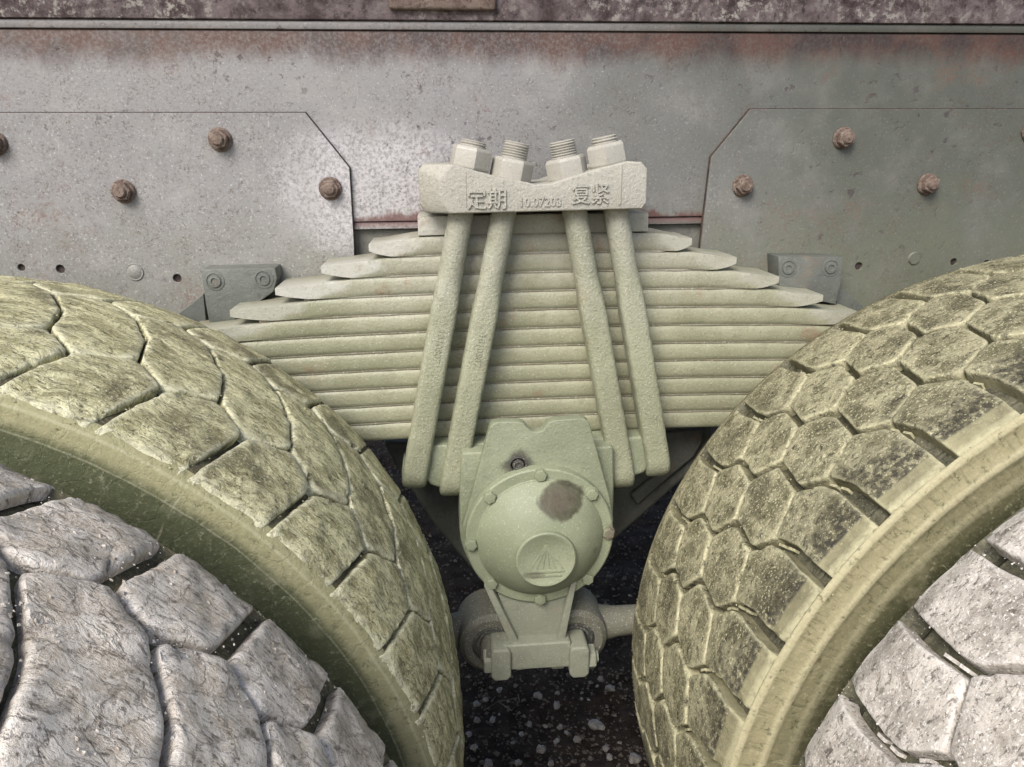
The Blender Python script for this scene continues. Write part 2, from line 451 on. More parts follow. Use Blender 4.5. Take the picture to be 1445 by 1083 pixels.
# ------------------------------------------------------------------ helpers
def link(name, bm, m, parent=None, smooth=False, ang=None):
    me = bpy.data.meshes.new(name)
    bm.normal_update()
    bm.to_mesh(me)
    bm.free()
    if smooth:
        for p in me.polygons:
            p.use_smooth = True
        if ang is not None:
            me.set_sharp_from_angle(angle=math.radians(ang))
    me.materials.append(m)
    o = bpy.data.objects.new(name, me)
    C.objects.link(o)
    if parent:
        o.parent = parent
        o.matrix_parent_inverse = Matrix.Identity(4)
        o.location = -wloc(parent)
    return o


def wloc(o):
    v = Vector((0, 0, 0))
    while o:
        v += o.location
        o = o.parent
    return v


def tag(o, label, cat, group=None, kind=None):
    o['label'] = label
    o['category'] = cat
    if group:
        o['group'] = group
    if kind:
        o['kind'] = kind
    return o


def thing(name, loc, label, cat, group=None):
    o = bpy.data.objects.new(name, None)
    o.empty_display_size = 0.05
    C.objects.link(o)
    o.location = loc
    return tag(o, label, cat, group)


def bevel(bm, off, seg=2, angle=30):
    es = [e for e in bm.edges if len(e.link_faces) == 2 and e.calc_face_angle(0) > math.radians(angle)]
    if es:
        bmesh.ops.bevel(bm, geom=es, offset=off, offset_type='OFFSET', segments=seg, profile=0.6, affect='EDGES', clamp_overlap=True)
    return bm


def box(x0, x1, y0, y1, z0, z1, bev=0.0, seg=2, bm=None):
    b = bmesh.new()
    vs = [b.verts.new((x, y, z)) for x in (x0, x1) for y in (y0, y1) for z in (z0, z1)]
    for f in ((0, 1, 3, 2), (4, 6, 7, 5), (0, 4, 5, 1), (2, 3, 7, 6), (0, 2, 6, 4), (1, 5, 7, 3)):
        b.faces.new([vs[i] for i in f])
    bmesh.ops.recalc_face_normals(b, faces=b.faces)
    if bev:
        bevel(b, bev, seg)
    return merge(bm, b)


def merge(dst, src):
    if dst is None:
        return src
    me = bpy.data.meshes.new('tmp')
    src.to_mesh(me)
    src.free()
    dst.from_mesh(me)
    bpy.data.meshes.remove(me)
    return dst


def prism(pts, y0, y1, bev=0.0, seg=2, bm=None):
    """polygon in the XZ plane extruded along Y from y0 (camera side) to y1"""
    b = bmesh.new()
    a = [b.verts.new((p[0], y0, p[1])) for p in pts]
    c = [b.verts.new((p[0], y1, p[1])) for p in pts]
    b.faces.new(a)
    b.faces.new(c[::-1])
    n = len(pts)
    for i in range(n):
        b.faces.new((a[i], c[i], c[(i+1) % n], a[(i+1) % n]))
    bmesh.ops.recalc_face_normals(b, faces=b.faces)
    if bev:
        bevel(b, bev, seg)
    return merge(bm, b)


def plate_holes(pts, holes, y0, y1):
    """flat plate with round holes, made as a filled 2-D curve"""
    cu = bpy.data.curves.new('tmp', 'CURVE')
    cu.dimensions = '2D'
    cu.fill_mode = 'BOTH'
    cu.extrude = (y1-y0)/2 - 0.0006
    cu.bevel_depth = 0.0006
    cu.bevel_resolution = 1

    def sp_(pp):
        s = cu.splines.new('POLY')
        s.points.add(len(pp)-1)
        for i, p in enumerate(pp):
            s.points[i].co = (p[0], p[1], 0, 1)
        s.use_cyclic_u = True
    sp_(pts)
    for (hx, hz, hr) in holes:
        sp_([(hx+hr*math.cos(t*PI/10), hz+hr*math.sin(t*PI/10)) for t in range(20)])
    return curve_bm(cu, (y0+y1)/2)


def curve_bm(cu, y):
    o = bpy.data.objects.new('tmp', cu)
    C.objects.link(o)
    dg = bpy.context.evaluated_depsgraph_get()
    me = bpy.data.meshes.new_from_object(o.evaluated_get(dg))
    bm = bmesh.new()
    bm.from_mesh(me)
    bpy.data.meshes.remove(me)
    bpy.data.objects.remove(o)
    bpy.data.curves.remove(cu)
    bmesh.ops.transform(bm, matrix=Matrix.Translation((0, y, 0)) @ Matrix.Rotation(PI/2, 4, 'X'), verts=bm.verts)
    return bm


def text_bm(body, size, depth, loc, rot=0.0, width=1.0, offset=0.0):
    """raised lettering standing in the XZ plane, centred at loc and facing -Y"""
    cu = bpy.data.curves.new('tmp', 'FONT')
    cu.body = body
    cu.size = size
    cu.align_x = 'CENTER'
    cu.align_y = 'CENTER'
    cu.extrude = depth
    cu.offset = offset
    cu.resolution_u = 2
    bm = curve_bm(cu, 0)
    bmesh.ops.transform(bm, matrix=Matrix.Translation(loc) @ Matrix.Rotation(rot, 4, 'Y') @ Matrix.Scale(width, 4, (1, 0, 0)), verts=bm.verts)
    return bm


def lathe(prof, axis_o, seg=48, bm=None, axis='Y', cap=True):
    """prof: list of (r, a); revolved about the axis through axis_o"""
    b = bmesh.new()
    rings = []
    for r, a in prof:
        ring = []
        if r < 1e-6:
            ring = [b.verts.new((0, a, 0))]
        else:
            for i in range(seg):
                t = 2*PI*i/seg
                ring.append(b.verts.new((r*math.cos(t), a, r*math.sin(t))))
        rings.append(ring)
    for A, B in zip(rings, rings[1:]):
        if len(A) == 1 and len(B) == 1:
            continue
        for i in range(seg):
            j = (i+1) % seg
            if len(A) == 1:
                b.faces.new((A[0], B[i], B[j]))
            elif len(B) == 1:
                b.faces.new((A[i], A[j], B[0]))
            else:
                b.faces.new((A[i], A[j], B[j], B[i]))
    bmesh.ops.recalc_face_normals(b, faces=b.faces)
    if axis == 'Z':
        bmesh.ops.transform(b, matrix=Matrix.Rotation(PI/2, 4, 'X'), verts=b.verts)
    if axis == 'X':
        bmesh.ops.transform(b, matrix=Matrix.Rotation(PI/2, 4, 'Z'), verts=b.verts)
    bmesh.ops.translate(b, vec=Vector(axis_o), verts=b.verts)
    return merge(bm, b)


def hexa(r, h, bev=0.0015, rot=0.0):
    """hexagonal nut along +Z from 0 to h with chamfered corners"""
    b = bmesh.new()
    rings = []
    for rr, z in ((r*0.93, 0), (r, h*0.10), (r, h*0.86), (r*0.90, h)):
        rings.append([b.verts.new((rr*math.cos(rot+PI/3*i), rr*math.sin(rot+PI/3*i), z)) for i in range(6)])
    for A, B in zip(rings, rings[1:]):
        for i in range(6):
            b.faces.new((A[i], A[(i+1) % 6], B[(i+1) % 6], B[i]))
    b.faces.new(rings[0][::-1])
    b.faces.new(rings[-1])
    bmesh.ops.recalc_face_normals(b, faces=b.faces)
    if bev:
        bevel(b, bev, 2, 25)
    return b


def orient(b, loc, d):
    """turn a shape built along +Z so that +Z becomes d, and move it to loc"""
    q = Vector(d).normalized().to_track_quat('Z', 'Y')
    bmesh.ops.transform(b, matrix=Matrix.Translation(loc) @ q.to_matrix().to_4x4(), verts=b.verts)
    return b


def sweep(path, radii, seg=16, expo=None, bm=None, caps=True, side=Vector((1, 0, 0))):
    """tube along path; radii (ra, rb) per point; expo gives a superellipse section"""
    b = bmesh.new()
    rings = []
    n = len(path)
    for i in range(n):
        d = (path[min(i+1, n-1)] - path[max(i-1, 0)]).normalized()
        u = side - d*side.dot(d)
        u.normalize()
        v = d.cross(u)
        ra, rb = radii[i]
        e = expo[i] if expo else 2.0
        ring = []
        for k in range(seg):
            t = 2*PI*(k+0.5)/seg
            c_, s_ = math.cos(t), math.sin(t)
            a = math.copysign(abs(c_)**(2/e), c_)
            q = math.copysign(abs(s_)**(2/e), s_)
            ring.append(b.verts.new(path[i] + u*(ra*a) + v*(rb*q)))
        rings.append(ring)
    for A, B in zip(rings, rings[1:]):
        for k in range(seg):
            b.faces.new((A[k], A[(k+1) % seg], B[(k+1) % seg], B[k]))
    if caps:
        b.faces.new(rings[0][::-1])
        b.faces.new(rings[-1])
    bmesh.ops.recalc_face_normals(b, faces=b.faces)
    return merge(bm, b)


def P2(px, py, y):
    p = at(px, py, y)
    return (p.x, p.z)


# ------------------------------------------------------------------ ground
def build_ground():
    b = bmesh.new()
    nx, ny = 110, 150
    x0, x1, y0, y1 = -0.9, 1.3, 0.9, 3.9
    V = [[None]*(ny+1) for _ in range(nx+1)]
    for i in range(nx+1):
        for j in range(ny+1):
            x = x0+(x1-x0)*i/nx
            y = y0+(y1-y0)*j/ny
            e = min(i, nx-i, j, ny-j)/8.0
            k = min(1, e)
            h = 0.020*noise.noise((x*6, y*6, 0)) + 0.010*noise.noise((x*22, y*22, 3)) + 0.006*noise.noise((x*60, y*60, 5))
            V[i][j] = b.verts.new((x, y, (h-0.010)*k))
    for i in range(nx):
        for j in range(ny):
            b.faces.new((V[i][j], V[i+1][j], V[i+1][j+1], V[i][j+1]))
    # the same sheet carried on to the horizon
    far = 120
    ring = [V[i][0] for i in range(nx+1)] + [V[nx][j] for j in range(1, ny+1)] + [V[i][ny] for i in range(nx-1, -1, -1)] + [V[0][j] for j in range(ny-1, 0, -1)]
    outer = []
    for v in ring:
        dx = v.co.x-0.2
        dy = v.co.y-2.4
        s = far/max(abs(dx)/1.1, abs(dy)/1.5)
        outer.append(b.verts.new((0.2+dx*s, 2.4+dy*s, 0)))
    n = len(ring)
    for i in range(n):
        b.faces.new((ring[i], outer[i], outer[(i+1) % n], ring[(i+1) % n]))
    bmesh.ops.recalc_face_normals(b, faces=b.faces)
    for f in b.faces:
        if f.normal.z < 0:
            f.normal_flip()
    o = link('ground', b, M['soil'], smooth=True)
    o['kind'] = 'structure'
    o['label'] = 'dark bare soil under the truck'


def ico(bm, c, r, sq, rot, jit, sub=1):
    t = bmesh.new()
    bmesh.ops.create_icosphere(t, subdivisions=sub, radius=1.0)
    ph = random.random()*50
    for v in t.verts:
        v.co *= 1 + jit*noise.noise(v.co*1.7 + Vector((ph, 0, 0)))*2
    mat = Matrix.Translation(c) @ Matrix.Rotation(rot, 4, 'Z') @ Matrix.Rotation(random.uniform(-0.5, 0.5), 4, 'X') @ Matrix.Diagonal((r*sq[0], r*sq[1], r*sq[2], 1))
    bmesh.ops.transform(t, matrix=mat, verts=t.verts)
    return merge(bm, t)


def build_stones():
    k = 0.2429
    L = [(430, 635, 50), (655, 665, 62), (770, 650, 32), (765, 722, 55), (1020, 570, 46), (1075, 622, 60), (1000, 610, 26), (910, 650, 22),
         (910, 685, 26), (948, 690, 22), (990, 835, 92), (605, 830, 42), (697, 843, 36), (785, 850, 40), (560, 890, 34), (508, 940, 32),
         (762, 930, 46), (675, 978, 70), (885, 920, 52), (1050, 970, 56), (540, 1055, 56), (730, 1060, 40), (1215, 1030, 82), (365, 1065, 62),
         (300, 715, 52), (300, 810, 46), (390, 805, 46), (350, 690, 36), (285, 970, 56), (255, 890, 44), (1070, 1025, 46), (820, 880, 30),
         (960, 590, 30), (1190, 85, 22), (1240, 150, 26), (1000, 140, 24), (150, 215, 24), (430, 775, 20), (1130, 940, 24), (480, 700, 20)]
    special = {10: 'largest pale pebble, ribbed and alone right of the middle of the soil strip',
               17: 'flat pale oval pebble near the bottom middle of the soil strip',
               22: 'big pale pebble beside the foot of the mossy right tyre',
               1: 'pale angular pebble just below the middle of the lower bracket',
               5: 'whitish pebble right of and below the right torque rod eye'}
    names = ['small pebble just below the left pin end of the lower arm', '', 'tiny pebble right of the pale angular one below the lower arm', 'flat narrow pebble in the middle of the soil strip',
             'pebble directly under the right nut of the lower arm', '', 'small pebble left of the whitish one under the right torque rod eye', 'upper one of three tiny pebbles in a knot right of the middle',
             'lower left one of three tiny pebbles in a knot right of the middle', 'right one of three tiny pebbles in a knot right of the middle', '', 'pebble below the dry forked twig',
             'pale triangular pebble right of the one below the twig', 'middling pebble left of the largest ribbed one', 'long upright pebble below the twig, left of centre', 'small pebble left of the flat oval one',
             'pebble between the flat oval one and the largest ribbed one', '', 'brownish pebble under the largest ribbed one', 'pebble near the mossy tyre, above the pair at the bottom right',
             'pebble at the bottom edge left of centre', 'pebble at the bottom edge in the centre', '', 'pebble at the bottom edge close to the left tyre', 'uppermost pebble beside the left tyre below the bracket',
             'second pebble down beside the left tyre', 'pebble right of the second one beside the left tyre', 'small pebble between the left tyre and the twig', 'reddish pebble low beside the left tyre',
             'pebble half tucked against the left tyre', 'pebble just above the bottom right pair by the mossy tyre', 'tiny pebble left of the largest ribbed one, lower down', 'small pebble under the right torque rod eye, leftmost of three',
             'highest pebble on the far soil right of the hub', 'pebble on the far soil close to the mossy tyre', 'pebble on the far soil over the right torque rod', 'pebble on the far soil left of the left torque rod eye',
             'tiny pebble right of the left tyre in line with the twig', 'small pebble near the mossy tyre low down', 'tiny pebble against the twig on its left']
    for i, (X, Y, s) in enumerate(L):
        px, py = 600+X*k, 820+Y*k
        p = onground(px, py, 0.003)
        d = (p-CAM).dot(FW)
        r = s*k/2*d/FPX*0.92
        b = ico(None, Vector((0, 0, 0)), r, (random.uniform(0.85, 1.15), random.uniform(0.7, 1.0), random.uniform(0.5, 0.75)),
                random.random()*6, 0.30, 2)
        o = link('pebble', b, M['stone'], smooth=True, ang=50)
        o.location = p
        tag(o, special.get(i, names[i]), 'pebble', 'pebbles on the dark soil')
    g = bmesh.new()
    vs, fs = [], []
    for i in range(11000):
        y = 1.15 + 2.3*random.random()**1.3
        x = random.uniform(-0.35, 0.45)*(0.6+0.4*y) + 0.12
        r = random.choice((0.0015, 0.002, 0.003, 0.003, 0.004, 0.006))*random.uniform(0.8, 1.5)
        z = 0.02*noise.noise((x*6, y*6, 0)) - 0.008
        a = random.random()*6
        n0 = len(vs)
        for (ux, uy, uz) in ((1, 0, 0), (-0.8, 0.3, 0), (0, 0.9, 0.1), (0.1, -1, 0), (0.1, 0, 0.8), (0, 0, -0.6)):
            ux += random.uniform(-.25, .25)
            vs.append((x+r*(ux*math.cos(a)-uy*math.sin(a)), y+r*(ux*math.sin(a)+uy*math.cos(a)), z+r*uz))
        for t in ((0, 2, 4), (2, 1, 4), (1, 3, 4), (3, 0, 4), (2, 0, 5), (1, 2, 5), (3, 1, 5), (0, 3, 5)):
            fs.append(tuple(n0+q for q in t))
    me = bpy.data.meshes.new('gravel')
    me.from_pydata(vs, [], fs)
    me.materials.append(M['grit'])
    o = bpy.data.objects.new('gravel', me)
    C.objects.link(o)
    tag(o, 'fine dark grit scattered over the soil', 'gravel', kind='stuff')
    g.free()
    # a dry forked twig
    pts = [(683, 1003), (703, 990), (722, 1003), (733, 990), (731, 980)]
    b = None
    P = [onground(x, y, 0.012) for x, y in pts]
    b = sweep(P, [(0.0016, 0.0016)]*5, 6)
    P = [onground(x, y, 0.012) for x, y in ((703, 990), (716, 988), (730, 985))]
    b = sweep(P, [(0.0012, 0.0012)]*3, 6, bm=b)
    tag(link('twig', b, M['twig']), 'thin dry forked twig lying on the soil below the lower bracket', 'twig')


# ------------------------------------------------------------------ truck frame and body
def frame_bolt(parent, x, y, z, r=0.0128, washer=True):
    """rusty hexagon bolt with its washer and a stub of thread, pointing to the camera side"""
    ring = lathe([(0, 0), (r*1.18, 0), (r*1.22, -0.002), (r*1.1, -0.0045), (0, -0.0045)], (0, 0, 0), 24)
    h = hexa(r, 0.0095, 0.0012, random.random())
    orient(h, (0, -0.0045, 0), (random.uniform(-.05, .05), -1, random.uniform(-.05, .05)))
    ring = merge(ring, h)
    st = lathe([(0, -0.0125), (r*0.62, -0.0125), (r*0.64, -0.0155), (r*0.5, -0.0180), (0, -0.0185)], (0, 0, 0), 16)
    ring = merge(ring, st)
    o = link('bolt', ring, M['bolt_rust'], parent, smooth=True, ang=32)
    o.location = Vector((x, y, z)) - wloc(parent)
    return o


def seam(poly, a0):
    # a thin dark brown strip showing round the edge of a cover plate
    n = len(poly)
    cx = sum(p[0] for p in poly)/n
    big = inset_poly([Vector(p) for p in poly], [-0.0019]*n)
    link('dark_seam', prism([(p[0], p[1]) for p in big], 1.0805, 1.0844), M['seam'], a0)


def build_frame():
    t = thing('chassis_rail', (0, 1.0846, 1.148), 'long grey steel chassis rail with bolted cover plates and rusty bolts behind the spring', 'chassis rail')
    z0, z1 = 1.1484, 1.393
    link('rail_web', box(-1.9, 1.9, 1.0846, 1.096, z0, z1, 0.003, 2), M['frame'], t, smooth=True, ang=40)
    # top flange: a lip a little proud of the web, then the fold below it
    link('top_flange', box(-1.9, 1.9, 1.0812, 1.17, z1+0.0005, z1+0.011, 0.003, 2), M['frame'], t, smooth=True, ang=40)
    link('bottom_flange', box(-1.9, 1.9, 1.088, 1.18, z0-0.011, z0-0.0005, 0.003, 2), M['frame'], t, smooth=True, ang=40)
    link('inner_plate', box(-1.9, 1.9, 1.098, 1.108, 0.99, z0-0.012, 0.002), M['under'], t)
    # cover plates
    yp = 1.0766
    hl = [(*P2(30, 378, yp), .0055), (*P2(85, 380, yp), .0065), (*P2(250, 393, yp), .0065)]
    pl = [(-1.7, P2(0, 160, yp)[1]+0.003), P2(430, 160, yp), P2(492, 237, yp), P2(499, 350, yp), P2(500, 420, yp), P2(300, 470, yp), (-1.7, 0.985)]
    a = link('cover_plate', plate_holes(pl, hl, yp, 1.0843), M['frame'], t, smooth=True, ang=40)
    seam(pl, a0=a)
    a['label'] = 'left cover plate, pale with rusty speckle'
    for x, y in ((306, 197), (168, 271), (464, 267), (-17, 202)):
        q = at(x, y, 1.060)
        frame_bolt(a, q.x, yp-0.0002, q.z)
    x, z = P2(190, 384, yp)
    o = link('hole_plug', lathe([(0, -0.002), (0.0085, -0.002), (0.0095, -0.0012), (0.0115, -0.0015), (0.0128, 0.0008), (0, 0.0008)], (x, yp, z), 24), M['frame'], a, smooth=True, ang=40)
    hr = [(*P2(1212, 376, yp), .0065), (*P2(1346, 370, yp), .006), (*P2(1392, 372, yp), .0055)]
    pr = [P2(1060, 155, yp), (1.7, P2(1445, 158, yp)[1]), (1.7, 0.985), P2(1230, 455, yp), P2(985, 420, yp), P2(990, 345, yp), P2(1005, 222, yp)]
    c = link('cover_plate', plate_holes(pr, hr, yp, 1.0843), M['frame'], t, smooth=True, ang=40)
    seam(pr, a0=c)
    c['label'] = 'right cover plate, darker olive grey'
    for x, y in ((1198, 195), (1054, 263), (1318, 261), (1467, 185)):
        q = at(x, y, 1.060)
        frame_bolt(c, q.x, yp-0.0002, q.z)
    x, z = P2(1290, 365, yp)
    link('hole_plug', lathe([(0, -0.002), (0.0085, -0.002), (0.0105, 0.0005), (0, 0.0005)], (x, yp, z), 24), M['frame'], c, smooth=True, ang=40)
    # two stop brackets on the plates, each with a pair of sunk bolts and a gusset
    yb = 1.037
    specs = ((((283, 380), (388, 378), (391, 392), (386, 412), (330, 452), (322, 462), (296, 462), (290, 430)), ((303, 397), (372, 394)),
              ((252, 443), (287, 415), (292, 468), (270, 468)), 'left stop bracket, grey with two sunk bolts'),
             (((1098, 362), (1190, 363), (1187, 398), (1180, 430), (1130, 420), (1100, 412)), ((1112, 379), (1172, 378)),
              ((1182, 402), (1222, 436), (1200, 450), (1180, 440)), 'right stop bracket, dark green grey with two sunk bolts'))
    for poly, bolts, gus, lab in specs:
        k = link('stop_bracket', prism([P2(x, y, yb) for x, y in poly], yb, yp-0.0003, 0.0025), M['bracket'], t, smooth=True, ang=40)
        k['label'] = lab
        for x, y in bolts:
            bx, bz = P2(x, y, yb)
            pr_ = [(0.0125, 0.0008), (0.0128, -0.0008), (0.0105, -0.0012), (0.0100, -0.0002), (0.0085, -0.0002), (0.0080, -0.0024), (0.0045, -0.0028), (0.0040, -0.0012), (0, -0.0012)]
            link('sunk_bolt', lathe(pr_, (bx, yb, bz), 28), M['bracket'], k, smooth=True, ang=35)
        link('gusset', prism([P2(x, y, 1.055) for x, y in gus], 1.055, yp-0.0004, 0.001), M['bracket'], k)
    # cargo body above: rusty sill beam plus an unseen floor added to shade everything
    b = thing('cargo_body', (0, 1.07, 1.405), 'rust mottled dark sill beam of the cargo body along the top', 'truck body')
    zt = 1.4045
    link('sill_beam', box(-1.9, 1.9, 1.0770, 1.19, zt, 1.56, 0.004, 2), M['sill'], b, smooth=True, ang=40)
    p0, p1 = at(548, 3, 1.066), at(700, 14, 1.066)
    tb = box(p0.x, p1.x, 1.067, 1.0768, p1.z, p0.z+0.03, 0.004, 3)
    link('welded_tab', tb, M['bolt_rust'], b, smooth=True, ang=40)
    link('unseen_shade_floor', box(-1.9, 1.9, 0.78, 2.6, 1.78, 1.80), M['under'], b)
    link('cross_bearer', box(-1.9, 1.9, 1.0, 2.2, 1.5605, 1.7795), M['under'], b)


# ------------------------------------------------------------------ leaf spring
LEAF_T = 0.0253
LEAF_TOP = 1.1636


def leaf_bm(xl, xr, zc, t, cutl, cutr, k):
    """one spring leaf: rolled round edges, forged and trimmed flat towards its tips"""
    b = bmesh.new()
    y0, y1 = 0.985, 1.0705
    xs = []
    N = 44
    for i in range(N+1):
        u = i/N
        u = u - 0.09*math.sin(2*PI*u)/1.0*0.9
        xs.append(xl+(xr-xl)*u)
    rings = []
    rnd = random.Random(k)
    ph = rnd.random()*30
    for x in xs:
        dl, dr = x-xl, xr-x
        d, cut = (dl, cutl) if dl < dr else (dr, cutr)
        f = max(0.0, 1-d/cut) if cut > 0 else 0.0        # 1 at the tip
        f2 = f*f*(3-2*f)
        dip = t*0.30*f2                                   # top comes down towards the tip
        rise = t*0.34*max(0.0, 1-d/(cut*0.42+1e-6))**1.6 if cut > 0 else 0  # bottom turns up at the very tip
        droop = -0.008*(x/0.42)**2 if abs(x) < 0.6 else -0.016
        zc_ = zc + droop + 0.0005*noise.noise((x*9, k*3.1, ph))
        top, bot = zc_+t/2-dip, zc_-t/2+rise
        bulge = 0.0075*(1-min(1, f*1.9)) if cut > 0 else 0.0015
        hgt = top-bot
        zm = (top+bot)/2
        ring = []
        prof = []
        for q in range(9):
            a = -PI/2 + PI*q/8
            prof.append((math.cos(a), math.sin(a)))
        # front edge, bottom to top
        for c_, s_ in prof:
            e = abs(s_)
            s2 = math.copysign(e**(0.8), s_)
            flat = 0.0012*(abs(s2) > 0.95)
            ring.append(b.verts.new((x, y0 + 0.0075 - bulge*max(0.0, c_)**0.55 - (0.0075-bulge)*(1 if abs(s_) < 0.95 else 0.8) + flat, zm + hgt/2*s2)))
        for c_, s_ in reversed(prof):
            ring.append(b.verts.new((x, y1 - 0.006 + 0.006*c_, zm + hgt/2*s_)))
        rings.append(ring)
    n = len(rings[0])
    for A, B in zip(rings, rings[1:]):
        for i in range(n):
            b.faces.new((A[i], A[(i+1) % n], B[(i+1) % n], B[i]))
    b.faces.new(rings[0][::-1])
    b.faces.new(rings[-1])
    bmesh.ops.recalc_face_normals(b, faces=b.faces)
    return b


def build_spring():
    t = thing('leaf_spring', (0, 1.03, 0.86), 'thick stack of olive grey steel leaves stepped longer towards the bottom', 'leaf spring')
    lens = [(-.1540, .1467), (-.2178, .2075), (-.2799, .2709), (-.3405, .3331), (-.4003, .3990), (-.461, .4603),
            (-.52, .52), (-.58, .58), (-.63, .63), (-.64, .64), (-.64, .64), (-.64, .64)]
    for i, (a, c) in enumerate(lens):
        zc = LEAF_TOP - LEAF_T*(i+0.5)
        cl = (0, .075, .10, .12, .135)[i] if i < 5 else 0.14
        crr = (0, .05, .07, .075, .09, .12)[i] if i < 6 else 0.14
        bm = leaf_bm(a, c, zc, LEAF_T-0.0006, cl, crr, i)
        o = link('leaf', bm, M['leaf'], t, smooth=True, ang=38)
        # the bare trimmed tips are worn paler than the rolled edge
        at_ = o.data.attributes.new('bare', 'FLOAT', 'POINT')
        for v in o.data.vertices:
            x, y, z = v.co
            f = 0.0
            if y < 1.0 and i < 6:
                k = 1-min(1, (abs(z-zc)/(LEAF_T*0.5))**2)
                wl = (cl*0.50 + 0.035*k) if cl else 0.06
                wr = (crr*0.45 + 0.030*k) if crr else 0.03
                f = max(min(1, max(0, (a+wl-x)/0.010))*(1.0 if i < 4 else 0.55), min(1, max(0, (x-c+wr)/0.010))*0.45)
            at_.data[v.index].value = f
    # dust packed into the seams between the leaves
    for i in range(1, len(lens)):
        a, c = lens[i-1]
        zi = LEAF_TOP - LEAF_T*i
        xs = [a+0.035+(c-a-0.07)*k/60 for k in range(61)]
        path = [Vector((x, 0.9893 + 0.0010*noise.noise((x*40, i*2.3, 0)), zi - (0.008*(x/0.42)**2 if abs(x) < 0.6 else 0.016))) for x in xs]
        rr = [(0.0022, max(0.0009, 0.0022+0.0014*noise.noise((x*23, i*4.1, 7)))) for x in xs]
        link('seam_dust', sweep(path, rr, 6, side=Vector((0, 1, 0))), M['dust'], t, smooth=True)
    return t


# ------------------------------------------------------------------ clamp, U-bolts
def build_clamp():
    y0, y1 = 0.930, 1.072
    t = thing('spring_clamp_plate', (0, 1.0, 1.168), 'cast top clamp block with raised Chinese lettering above the leaf stack', 'clamp plate')
    zb = 1.1690
    out = [(-.1497, zb+.010), (-.143, zb), (.1235, zb+.0025), (.1290, zb+.010), (.1285, zb+.050), (.121, zb+.0585), (.104, zb+.0595),
           (.075, zb+.053), (.050, zb+.046), (.020, zb+.0375), (.012, zb+.0345), (-.010, zb+.0335), (-.018, zb+.036), (-.055, zb+.043),
           (-.080, zb+.050), (-.110, zb+.0585), (-.143, zb+.0585), (-.1497, zb+.052)]
    b = prism(out, y0, y1)
    le = [g for g in b.edges if abs(g.verts[0].co.x+.1497) < 1e-4 and abs(g.verts[1].co.x+.1497) < 1e-4 and g.verts[0].co.y < y0+1e-4 and g.verts[1].co.y < y0+1e-4]
    le += [g for g in b.edges if abs(g.verts[0].co.y-y0) < 1e-4 and abs(g.verts[1].co.y-y0) < 1e-4 and min(v.co.x for v in g.verts) < -.149 and max(v.co.x for v in g.verts) < -.135 and g not in le]
    bmesh.ops.bevel(b, geom=le, offset=0.026, offset_type='OFFSET', segments=1, affect='EDGES', clamp_overlap=False)
    bmesh.ops.remove_doubles(b, verts=b.verts, dist=0.0004)
    bevel(b, 0.0032, 3, 24)
    link('block', b, M['clamp'], t, smooth=True, ang=32)
    # raised lips either side of the lettering
    link('rib', box(.0930, .0965, y0-0.0014, y0+0.004, zb+.008, zb+.056, 0.0012), M['clamp'], t, smooth=True, ang=40)
    link('rib', box(-.0945, -.0925, y0-0.0008, y0+0.004, zb+.008, zb+.050, 0.0008), M['clamp'], t, smooth=True, ang=40)
    for body, px, py, s, w, dep in (('定期', 687, 283, 0.0260, 0.95, 0.0026), ('10.07203', 762, 286, 0.0155, 0.92, 0.0015), ('复紧', 833, 276, 0.0260, 0.92, 0.0024)):
        q = at(px, py, y0)
        o = link('lettering', text_bm(body, s, dep, (q.x, y0, q.z), -0.0, w, 0.0002), M['clamp'], t)
    return t


